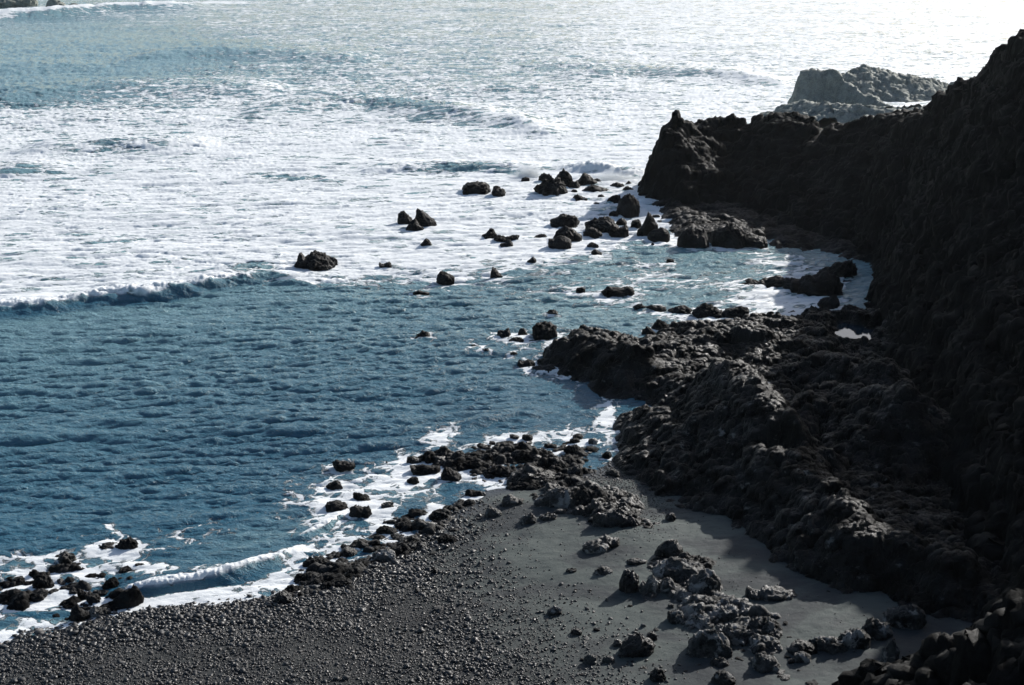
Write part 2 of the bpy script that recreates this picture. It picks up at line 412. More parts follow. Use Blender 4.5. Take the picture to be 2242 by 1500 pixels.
for b_ in [(560, 587, 75, 14, -4, .55), (300, 322, 120, 13, -4, .3), (900, 238, 110, 11, 4, .28), (990, 268, 120, 10, 4, .2), (660, 232, 110, 10, -3, .2), (60, 375, 90, 15, 0, .35), (640, 388, 90, 8, 3, .4), (1010, 374, 150, 8, 0, .45),
           (230, 120, 330, 55, 0, .25), (60, 205, 140, 30, 0, .25), (1400, 160, 180, 14, 3, .18), (250, 530, 60, 8, -5, .25), (110, 605, 60, 10, 0, .2), (1530, 560, 50, 30, 0, .3),
           (1330, 1080, 1, 1, 0, 0), (100, 1345, 110, 9, 0, .5), (460, 1218, 70, 14, -3, .35), (1330, 470, 50, 18, -20, .35)]:
    F -= b_[5] * blob(*b_[:5])
# foam round the far rocks top left
F = np.maximum(F, .95 * blob(20, 34, 90, 10, -6)); F = np.maximum(F, .9 * blob(250, 16, 230, 7, 0)); F = np.maximum(F, .8 * blob(480, 5, 120, 5, 0))
sds = poly_sd(X, Y, LAND)
F = np.maximum(F, .5 * np.exp(-np.maximum(-sds, 0) / .5) * (Y < 80))
F *= 1 - .20 * sstep(80, 200, below)
F = np.clip(F, 0, 1)
aer_haze = np.clip(.75 * sstep(.25, .95, F) + .55 * sstep(40, -90, below - 40) * sstep(-4000, 0, px) * .6, 0, 1)
aer_haze = np.maximum(aer_haze, .5 * np.exp(-np.maximum(below, 0) / 130) * sstep(150, 700, px))
aer_haze = np.maximum(aer_haze, .66 * np.exp(-np.maximum(below, 0) / 230)); aer_haze = np.where(below < 0, np.maximum(aer_haze, .55 + .2 * sstep(300, 150, py)), aer_haze)  # far sea paler still, haze put into its colour
aer_haze = np.maximum(aer_haze, .75 * sstep(700, 1350, px) * sstep(900, 640, py))
pass
aer_haze = np.maximum(aer_haze, .3 * blob(560, 1185, 170, 40, -12))

Hs = np.zeros_like(X); near_amp = sstep(30, 60, D)
calm = .45 + .55 * sstep(0, 14, -sds)
wake = sstep(60, -60, below)
T = [(131., 1024, -1.68, 6.5, .085, 1, .25, 10), (67., 1024, -1.47, 1.75, .042, 2, .04, 12), (43., 1024, -1.40, 1.28, .031, 3, .012, 7)]
ZX = np.zeros_like(X); ZY = np.zeros_like(X)
for (L, n, wd, V, amp, seed, sm, spd) in T:
    h, tx, ty = ocean_tile(L, n, wd, V, amp, seed, sm, spd)
    a = -.14; xr = X * math.cos(a) - Y * math.sin(a); yr = X * math.sin(a) + Y * math.cos(a)
    mod = calm * (1 - .45 * sstep(.4, .9, F)) * (1 - .5 * sstep(120, 300, D)) * (1.15 + .9 * fb2(X * .05, Y * .09, 3, seed)) * (1 + .35 * wake)
    Hs += sample(h, L, xr, yr) * mod; ZX += sample(tx, L, xr, yr) * mod * (1.4 if L < 50 else 1); ZY += sample(ty, L, xr, yr) * mod * (1.4 if L < 50 else 1)
WAVES = [(BREAK, .8, 3.4, .95), ([(80, 330), (200, 326), (330, 320), (450, 318)], .6, 5, 3.0), ([(560, 250), (700, 236), (800, 226), (900, 240), (1000, 248), (1100, 265), (1200, 285)], .75, 7, 4),
         ([(800, 378), (950, 372), (1100, 370), (1180, 372)], .5, 4, 1.5), ([(-200, 385), (0, 378), (120, 374)], .7, 5, 2.4), ([(1250, 170), (1400, 158), (1550, 165), (1700, 180)], .9, 8, 4),
         ([(0, 215), (200, 196), (400, 190), (600, 196)], .7, 9, 5), ([(300, 130), (500, 118), (800, 130)], .9, 12, 6), ([(-60, 40), (100, 34), (260, 22), (420, 16)], 1.6, 8, 5),
         ([(1250, 372), (1330, 378), (1400, 384)], .9, 2.5, 1.2),
         ([(290, 1292), (380, 1283), (480, 1266), (560, 1240), (640, 1212)], .34, 1.1, .32), ([(660, 1180), (720, 1150), (760, 1120)], .2, 1., .4), ([(1020, 930), (1120, 912), (1200, 900)], .25, 1.2, .4)]
crest = np.zeros_like(X)
for i, (pl, h, back, front) in enumerate(WAVES):
    w_ = [at(*p)[:2] for p in pl]
    xs = np.array([p[0] for p in w_]); ys = np.array([p[1] for p in w_])
    yc = np.interp(X, xs, ys) + .5 * h * fb2(X * .5, X * 0 + i, 3, 40 + i)
    t_ = yc - Y                                   # positive on the shoreward side
    ends = sstep(xs[0] - 4 * h, xs[0] + 3 * h, X) * sstep(xs[-1] + 4 * h, xs[-1] - 5 * h, X)
    if i == 0: ends = sstep(xs[-1] + 2, xs[-1] - 9, X)
    pr = np.where(t_ < 0, np.exp(-(t_ / back) ** 2), np.exp(-(t_ / front) ** 2)) * ends * (1 + .22 * fb2(X * .35, Y * .05, 3, 60 + i))
    Hs += h * pr
    if i == 0:
        lip = np.exp(-((t_ + .15) / .75) ** 2) * ends * sstep(-6, -16, X)
        Hs += lip * .28 * np.abs(fb2(X * 1.6, Y * 1.6, 4, 91)); F = np.maximum(F, lip); crest = np.maximum(crest, lip * (.6 + .8 * fb2(X * 1.1, Y * 1.1, 4, 92) + .3))
        face = np.exp(-((t_ - 1.1) / .8) ** 2) * ends; F *= 1 - .85 * face; aer_haze = np.clip(aer_haze * (1 - .9 * face), 0, 1)
    if i == 8:
        lip = np.exp(-((t_ + .3) / 3.) ** 2) * ends; crest = np.maximum(crest, lip); F = np.maximum(F, lip)
    if i in (9,):
        lip = np.exp(-((t_ + .1) / 1.2) ** 2) * ends; Hs += lip * .4 * np.abs(fb2(X * 1.2, Y * 1.2, 4, 93))
    if i in (10, 11):
        lip = np.exp(-((t_ + .05) / .33) ** 2) * ends; Hs += lip * .12 * np.abs(fb2(X * 3, Y * 3, 4, 93)); F = np.maximum(F, lip); crest = np.maximum(crest, lip * .8)
        face = np.exp(-((t_ - .4) / .22) ** 2) * ends; F *= 1 - .7 * face
Hs += .05 * sstep(.55, .95, F) * fb2(X * 1.0, Y * 1.3, 3, 71) * sstep(300, 200, D)
co = np.stack([X + ZX, Y + ZY, Hs], -1)
o = link_mesh("sea", co.reshape(-1, 3), grid_faces(*X.shape), M_sea, attrs={"foam": F.ravel(), "aerated_haze": aer_haze.ravel(), "crest": np.clip(crest, 0, 1).ravel()})
tag(o, "blue sea with white surf running in to the beach", kind="structure")

# ------------------------------------------------------------------ rugged land masses
def landform(name, fn, ext, cell, mat, rough=.45, rseed=0, cut=-1.0, freq=.55, fine=.12, cutbeach=False, jag=.25, terr=0, bl=((.55, .9), (1.5, .5), (3.6, .2))):
    gx = np.arange(ext[0], ext[1], cell); gy = np.arange(ext[2], ext[3], cell)
    X, Y = np.meshgrid(gx, gy)
    wx = X + .7 * fb2(X * .35, Y * .35, 3, rseed + 1); wy = Y + .7 * fb2(X * .35, Y * .35, 3, rseed + 2)
    Z = fn(wx, wy)
    up = sstep(-.8, 1.0, Z)
    Z = Z - up * rough * .75
    Z = Z + up * (rough * fb2(X * freq, Y * freq, 5, rseed + 3, .55, mode='r') + rough * .6 * fb2(X * freq * .4, Y * freq * .4, 3, rseed + 4))
    if terr:                                      # ledges: the lava lies in broken layers
        ph = Z / terr + 1.1 * fb2(X * .16, Y * .16, 3, rseed + 40) + .35 * fb2(X * 1.1, Y * 1.1, 2, rseed + 41); fl = np.floor(ph); fr = ph - fl
        Z = Z + up * .75 * terr * (np.where(fr < .7, fr * .25 / .7, .25 + (fr - .7) * 2.5) - fr)
    for fs, am in bl:
        v, e = blocks(wx * fs + .25 * pn2(X * fs * 2, Y * fs * 2, rseed + 9), wy * fs * 1.25, rseed + 20 + int(fs * 10))
        Z = Z + up * rough * am * (v - .35 * sstep(.18, 0, e))
    P = np.stack([X, Y, Z], -1)
    n = grid_normals(P); q = P.reshape(-1, 3)
    d = jag * (fb3(q * np.array([.8, .8, 1.5]), 6, rseed + 5, .62, mode='b') + .5 * fb3(q * np.array([.5, .5, 2.6]), 4, rseed + 7, .55, mode='r')) + fine * fb3(q * 3.2, 4, rseed + 6, .6, mode='r')
    q = q + n.reshape(-1, 3) * (d * up.ravel())[:, None]
    f = grid_faces(*X.shape); lim = np.full(len(q), cut)
    if cutbeach:
        lim = np.maximum(cut, beach_z(q[:, 0], q[:, 1]) - .5)
    keep = (q[:, 2] > lim)[f].any(1)
    co, f, _ = compact(q, f[keep])
    return link_mesh(name, co, f, mat, smooth=False)
W = lambda pts: [at(*p) for p in pts]

# the near ridge and the shelf behind it
R_POLY = [at(x, y)[:2] for x, y in [(1392, 978), (1384, 950), (1432, 908), (1404, 884), (1330, 852), (1240, 815), (1222, 775), (1236, 740), (1300, 742), (1400, 758), (1425, 738), (1520, 728),
          (1610, 716), (1650, 706), (1730, 704), (1780, 690), (1880, 705), (1930, 700), (2120, 700)]] + [(30, 60), (24, 34), (13.2, 41.5)] + \
         [at(x, y, 1.2)[:2] for x, y in [(1985, 1380), (1960, 1335), (1885, 1300), (1800, 1262), (1740, 1225), (1670, 1215), (1600, 1175), (1530, 1115), (1480, 1060), (1440, 1020)]]
POOLS = [([(1840, 712), (1836, 735), (1832, 742), (1855, 744), (1880, 738), (1896, 741), (1893, 752), (1900, 744), (1909, 732), (1912, 722), (1895, 724), (1882, 716), (1860, 714), (1848, 707)], .75, 1.3, "bright tide pool reflecting the sky below the tall dark cliff", 1),
         ([(1668, 832), (1662, 838), (1690, 856), (1692, 846), (1684, 838)], 1.9, 2.4, "small triangular tide pool tucked beside the lit crest of the near ridge", 1),
         ([(1698, 988), (1702, 997), (1720, 998), (1732, 992), (1722, 988)], 2.6, 2.2, "thin pale tide pool below the lit rocks of the near ridge", 1)]
CRA = W([(1228, 768, .7), (1248, 742, 1.4), (1300, 728, 2.0), (1345, 742, 1.9), (1392, 748, 2.3), (1425, 778, 1.7), (1450, 805, 1.2)])
CRA2 = W([(1440, 770, 1.5), (1510, 742, 1.5), (1580, 728, 1.8), (1640, 706, 2.4), (1700, 722, 1.9), (1770, 745, 1.5)])
CRB = W([(1440, 872, 1.4), (1530, 822, 2.4), (1600, 792, 3.6), (1622, 783, 4.2), (1655, 826, 4.4), (1705, 880, 4.2), (1738, 905, 4.0), (1720, 950, 3.6)])
CRC = W([(1720, 950, 3.6), (1760, 1000, 3.4), (1830, 1060, 3.5), (1890, 1120, 3.5), (1980, 1165, 3.1), (2080, 1190, 3.4)])
CRD = W([(1440, 880, 1.2), (1470, 930, 1.7), (1520, 990, 1.8), (1600, 1030, 2.0), (1720, 1060, 2.3), (1800, 1080, 2.9)])
CRE = W([(1760, 790, 1.9), (1800, 775, 2.2), (1870, 785, 2.5), (1930, 780, 3.0)])
CRF = W([(1760, 885, 2.4), (1820, 830, 2.8), (1900, 850, 3.2), (1990, 840, 4.5)])
def ridge_fn(X, Y):
    sd = poly_sd(X, Y, R_POLY)
    z = smin(.95 * sd, np.maximum(1.25, (beach_z(X, Y) + .7) * sstep(0, 2, sd)) + .35 * fb2(X * .3, Y * .3, 2, 12), .6)
    for pts, a, b in ((CRA, 1.25, 1.0), (CRA2, .9, .8), (CRB, 1.2, .95), (CRC, 1.0, .9), (CRD, .8, .7), (CRE, .8, .9), (CRF, .8, .8)):
        z = np.maximum(z, tent(X, Y, pts, a, b, .3))
    for poly, zp, r, _l, _k in POOLS:
        pw = [at(x, y, zp)[:2] for x, y in poly]; ps = poly_sd(X, Y, pw)
        bas = zp - .25 - .4 * np.clip(ps, 0, 1) + 1.1 * np.maximum(-ps - .05, 0)
        z = np.where(ps > -.7, np.minimum(z, bas), z)
    return z
o = landform("rock_ridge", ridge_fn, (1, 26, 38, 80), .05, M_ridge, .26, 100, -1.0, .8, .10, True, .15, .62)
tag(o, "long jagged black lava ridge running from the surf to the shaded sand edge", "rock ridge")
for poly, zp, r, lab, _k in POOLS:
    pts = [at(x, y, zp) for x, y in poly]; cx = sum(p[0] for p in pts) / len(pts); cy = sum(p[1] for p in pts) / len(pts)
    me = bpy.data.meshes.new("tide_pool"); me.from_pydata([(cx + (p[0] - cx) * 1.25, cy + (p[1] - cy) * 1.25, zp) for p in pts], [], [list(range(len(pts)))]); me.materials.append(M_pool)
    p_ = bpy.data.objects.new("tide_pool", me); C.objects.link(p_); tag(p_, lab, kind="structure")

# low broken lava ledges lying in the beach
def ledge(poly, label, mat, seed, lift=.22, rgh=.30):
    pw = [on_beach(x, y)[:2] for x, y in poly]; xs = [p[0] for p in pw]; ys = [p[1] for p in pw]
    def fn(X, Y):
        b = np.maximum(beach_z(X, Y), -.05); sd = poly_sd(X, Y, pw)
        return b + np.minimum(.5 * sd, lift) - .12
    gx = np.arange(min(xs) - 1, max(xs) + 1, .045); gy = np.arange(min(ys) - 1, max(ys) + 1, .045); X, Y = np.meshgrid(gx, gy)
    Z = fn(X + .35 * fb2(X * .9, Y * .9, 3, seed), Y + .35 * fb2(X * .9, Y * .9, 3, seed + 1))
    Z = Z + rgh * 1.1 * fb2(X * .75, Y * 1.1, 5, seed + 2, .55)
    for fs, am in ((.8, .9), (1.9, .7), (4.2, .3)):
        v, e = blocks(X * fs + .2 * pn2(X * fs * 2, Y * fs * 2, seed + 9), Y * fs * 1.3, seed + 20 + int(fs * 10)); Z = Z + rgh * am * (v - .4 * sstep(.2, 0, e))
    P = np.stack([X, Y, Z], -1); n = grid_normals(P).reshape(-1, 3); q = P.reshape(-1, 3)
    q = q + n * (.10 * fb3(q * 2.2, 5, seed + 6, .62, mode='r'))[:, None]
    keep = (q[:, 2] > np.maximum(beach_z(q[:, 0], q[:, 1]), -.1) - .12)[grid_faces(*X.shape)].any(1); co, f, _ = compact(q, grid_faces(*X.shape)[keep])
    return tag(link_mesh("lava_ledge", co, f, mat, smooth=False), label, "lava ledge")
ledge([(885, 1008), (940, 992), (1060, 982), (1130, 964), (1190, 978), (1285, 980), (1290, 1050), (1225, 1068), (1110, 1066), (1050, 1042), (955, 1026)], "low broken reef of black lava where the foam meets the beach", M_wet, 600)
ledge([(1165, 1070), (1240, 1052), (1350, 1062), (1412, 1120), (1408, 1152), (1330, 1146), (1210, 1116)], "dark lava ledge on the sand just below the reef", M_rock, 630, .26)
ledge([(650, 1262), (740, 1205), (815, 1150), (905, 1122), (1005, 1098), (1010, 1130), (930, 1195), (850, 1232), (740, 1285), (640, 1318), (605, 1322)], "narrow diagonal strip of wet lava between foam and cobbles", M_wet, 660, .12, .26)
ledge([(1480, 1300), (1600, 1310), (1705, 1360), (1745, 1430), (1660, 1450), (1600, 1400), (1505, 1375)], "crumbly pitted lava field standing on the lower sand", M_pale_lit, 690, .18, .28)
ledge([(1430, 1215), (1550, 1215), (1575, 1290), (1500, 1304), (1400, 1300)], "lava base of the boulder group in the middle of the sand", M_rock, 720, .10, .22)
ledge([(-40, 1260), (60, 1240), (150, 1215), (200, 1250), (310, 1240), (300, 1300), (210, 1350), (150, 1352), (90, 1320), (-40, 1320)], "wave washed lava ledge in the left foam", M_wet, 750, .05, .30)

# the tall cliff on the right
def dpt(px, py, d): return at_d(px, py, d)
CL_CREST = [dpt(1915, 256, 113), dpt(1958, 232, 111), dpt(1985, 238, 109), dpt(2045, 243, 105), dpt(2062, 225, 102), dpt(2105, 186, 98), dpt(2150, 128, 94), dpt(2196, 88, 89), dpt(2242, 38, 82), dpt(2400, -50, 67)] + [(33, 55, 22), (36, 30, 26), (40, 0, 29)]
CL_FOOT = [at(x, y, z)[:2] for x, y, z in [(1860, 540, .2), (1905, 570, .3), (1900, 600, .5), (1893, 640, .6), (1892, 690, .8), (1915, 745, 1.), (1925, 800, 1.5), (1950, 900, 2), (1985, 1000, 2.2), (2015, 1100, 2.6), (2065, 1200, 3),
           (2060, 1300, 2.6), (2010, 1380, 2.2), (1960, 1440, 2), (1700, 1475, 1.8), (1660, 1560, 1.7)]] + [(3, 26), (0, -20), (120, -20), (120, 160), (45, 140)] + [at_d(1900, 430, 118)[:2], at(1830, 500, .3)[:2]]
def cliff_fn(X, Y):
    sd = poly_sd(X, Y, CL_FOOT)
    k = 1.36 + .7 * sstep(66, 80, Y) + .25 * fb2(X * .08, Y * .08, 2, 55)
    rise = 1.2 * sstep(-2, 5, sd) - .6 + k * sd
    cap = tent(X, Y, CL_CREST, .55, .55, .5)
    lowr = 3.0 + .45 * np.maximum(Y - 33, 0) * 0 + .5 * np.maximum(X - 9, 0) ** 1.25      # the spur at the bottom edge stays low
    rise = np.where(Y < 46, np.minimum(rise, lowr + (Y > 40) * 0 + sstep(40, 46, Y) * 20), rise)
    return smin(rise, cap, 1.2)
o = landform("cliff", cliff_fn, (3, 46, 24, 125), .095, M_cliff, .5, 200, -1.0, .3, .16, False, .62, 2.1, ((.3, .8), (.8, .25), (2.3, .16)))
tag(o, "tall black lava cliff filling the right side of the view", kind="structure")

# the headland with its row of knobs
HD_CREST = [dpt(1404, 372, 119), dpt(1432, 320, 120), dpt(1452, 262, 121), dpt(1475, 243, 121), dpt(1494, 262, 121.5), dpt(1508, 300, 122), dpt(1526, 290, 123), dpt(1546, 258, 124), dpt(1580, 250, 124), dpt(1640, 258, 123), dpt(1695, 244, 121), dpt(1752, 246, 119), dpt(1775, 262, 118), dpt(1793, 312, 117),
            dpt(1822, 272, 116), dpt(1850, 258, 115), dpt(1900, 256, 114), dpt(1990, 240, 110)]
HD_FOOT = [at(x, y)[:2] for x, y in [(1391, 430), (1470, 452), (1560, 478), (1680, 500), (1800, 528), (1900, 560), (2050, 560)]] + [at_d(2100, 250, 108)[:2], at_d(2000, 260, 128)[:2], at_d(1700, 260, 132)[:2], at_d(1520, 280, 130)[:2], at_d(1402, 380, 123)[:2]]
def head_fn(X, Y):
    sd = poly_sd(X, Y, HD_FOOT)
    return smin(2.6 * sd, tent(X, Y, HD_CREST, .8, .75, .2), .5)
o = landform("headland", head_fn, (8, 44, 92, 140), .085, M_cliff, .26, 300, -1.0, .5, .10, False, .30, 1.3, ((.5, .9), (1.1, .5)))
tag(o, "dark headland with a sharp pointed stack at its seaward end", "headland")

# low shelf in the shade under the headland
SH_POLY = [at(x, y)[:2] for x, y in [(1400, 440), (1450, 470), (1478, 505), (1500, 520), (1600, 528), (1690, 520), (1700, 545), (1790, 545), (1830, 565), (1900, 575), (2000, 560), (1900, 470), (1560, 440)]]
o = landform("rock_shelf", lambda X, Y: smin(.5 * poly_sd(X, Y, SH_POLY), .55 + .2 * X * 0, .4) - .12, (9, 34, 92, 122), .09, M_wet, .28, 340, -.7, .8, .12, False, .22)
tag(o, "low wet rock shelf in the shade at the foot of the headland", "rock shelf")

# two rocks far out beyond the headland
FAR_SKIRT = [dpt(1752, 222, 158), dpt(1830, 232, 152), dpt(1920, 236, 150), dpt(2060, 232, 150), dpt(2180, 215, 156)]
def far_rock(name, crest, width, label, cat, seed, ext, mat=M_far_haze):
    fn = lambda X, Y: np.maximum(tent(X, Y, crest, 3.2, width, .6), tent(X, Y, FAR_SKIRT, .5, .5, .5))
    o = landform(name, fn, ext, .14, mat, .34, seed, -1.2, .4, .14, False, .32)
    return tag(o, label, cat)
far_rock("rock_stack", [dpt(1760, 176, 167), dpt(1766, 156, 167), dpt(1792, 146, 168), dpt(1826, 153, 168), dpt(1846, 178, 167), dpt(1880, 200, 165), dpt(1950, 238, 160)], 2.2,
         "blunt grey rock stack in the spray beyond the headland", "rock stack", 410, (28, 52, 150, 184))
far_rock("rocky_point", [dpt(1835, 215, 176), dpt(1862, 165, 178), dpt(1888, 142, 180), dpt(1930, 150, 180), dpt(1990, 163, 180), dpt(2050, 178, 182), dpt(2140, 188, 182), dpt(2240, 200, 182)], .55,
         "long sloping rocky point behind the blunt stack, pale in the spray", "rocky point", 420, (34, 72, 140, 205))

# ------------------------------------------------------------------ loose rocks
import bmesh
_ico = {}
def ico(n):
    if n not in _ico:
        bm = bmesh.new(); bmesh.ops.create_icosphere(bm, subdivisions=n, radius=1); bm.verts.ensure_lookup_table()
        _ico[n] = (np.array([v.co[:] for v in bm.verts]), np.array([[v.index for v in f.verts] for f in bm.faces])); bm.free()
    return _ico[n]
def rock_shape(W_, D_, H_, prof=None, seed=0, sub=4, rough=.16, facets=8, full=.8, jag=1.0):
    rs = np.random.RandomState(seed); v, f = ico(sub); p = v.copy()
    full = full * rs.uniform(.55, 1.0)
    for _ in range(facets):
        n = rs.randn(3); n[2] = n[2] * .7 + .15; n /= np.linalg.norm(n); c = rs.uniform(.55, .95)
        p = p - np.outer(np.maximum(p @ n - c, 0) * .85, n)
    q = np.sign(p) * np.abs(p) ** np.array([full + .15, full + .15, full])
    off = rs.uniform(-50, 50, 3)
    q[:, :2] *= (1 + .30 * fb3(v * np.array([1.3, 1.3, .4]) + off, 3, seed + 3, .6))[:, None]        # uneven plan
    if prof:                                      # the outline of the top, read off from side to side
        k = np.interp(np.clip(q[:, 0] + .05 * pn3(v * 3 + off, seed), -1, 1), np.linspace(-.95, .95, len(prof)), np.array(prof) ** 1.15)
        zt = k * (1 - .6 * np.abs(q[:, 1]) ** 1.4) * np.clip(v[:, 2] * 1.7, 0, 1) ** .55
        q[:, 2] = np.where(q[:, 2] > 0, .8 * zt + .2 * q[:, 2] * k, q[:, 2])
    top = np.clip(q[:, 2], 0, 1)
    pk = fb3(np.stack([q[:, 0] * 2.6, q[:, 1] * 2.6 * D_ / W_, v[:, 2] * .3], 1) + off, 4, seed + 9, .6, mode='r')    # pinnacles and gaps on top
    q[:, 2] += top * (.22 * jag + 1.2 * rough) * (pk - .4)
    q = q * np.array([W_ / 2, D_ / 2, H_]); q[:, 2] = np.where(q[:, 2] < 0, q[:, 2] * .45, q[:, 2])
    s = (W_ + min(H_ * 2, W_)) / 2
    nn = v / np.linalg.norm(v, axis=1, keepdims=True)
    a = q / s
    d = fb3(a * 3.0 + off, 3, seed, .55) * .7 + .8 * (fb3(a * 4.5 + off, 5, seed + 5, .62, mode='r') - .3) - .5 * np.maximum(pn3(a * 7 + off, seed + 8) - .12, 0)
    q = q + nn * (d * rough * 1.0 * s * jag)[:, None]
    return q, f
def place_rock(name, x0, x1, yt, yb, label, cat="rock", prof=None, seed=0, group=None, depth=.75, mat=None, beach=False, rough=.16, full=.8, turn=0, facets=11, flat=1.0):
    cx = (x0 + x1) / 2; w = x1 - x0; h = yb - yt
    g = on_beach(cx, yb - 1) if beach else at(cx, yb - 1)
    sl = math.sqrt(g[0] ** 2 + g[1] ** 2 + (CAM_H - g[2]) ** 2); s = sl / FP; dp = math.atan2(CAM_H - g[2], g[1])
    Wd = w * s; Dd = Wd * depth
    Dd = min(Dd, 1.1 * h * s / math.sin(dp))
    Hh = max(.2 * min(Wd, Dd), (h * s - .55 * Dd * math.sin(dp)) / math.cos(dp) * .92) * flat
    sub = 6 if w > 75 else 5 if w > 26 else 4 if w > 12 else 3
    q, f = rock_shape(Wd * .97, Dd, Hh, prof, seed, sub, rough, facets, full)
    o = link_mesh(name, q, f, mat or (M_rock if beach else M_wet), smooth=False)
    a = math.atan2(g[0], g[1]); o.rotation_euler = (0, 0, -a + turn)
    back = Dd * .42
    yb_ = g[1] + back * math.cos(a); xb_ = g[0] + back * math.sin(a)
    zb = float(beach_z(np.array([xb_]), np.array([yb_]))[0]) if beach else 0.0
    o.location = (xb_, yb_, max(zb, 0) - .04 * Hh)
    NAMED.append((cx, (yt + yb) / 2, w, label))
    return tag(o, label, cat, group)
NAMED = []
def rubble_label(x, y, kind_word, default):   # say which named rock it lies beside
    for n in sorted(NAMED, key=lambda n: math.hypot(n[0] - x, 1.5 * (n[1] - y)) - .4 * n[2])[:7]:
        if math.hypot(n[0] - x, n[1] - y) > 110: continue
        dx, dy = x - n[0], 1.5 * (y - n[1])
        where = ("right of" if dx > 0 else "left of") if abs(dx) > abs(dy) else ("in front of" if dy > 0 else "behind")
        lab = "%s %s the %s" % (kind_word, where, n[3].split(",")[0])
        if len(lab.split()) <= 16 and lab not in USED: USED.add(lab); return lab
    return default
USED = set()

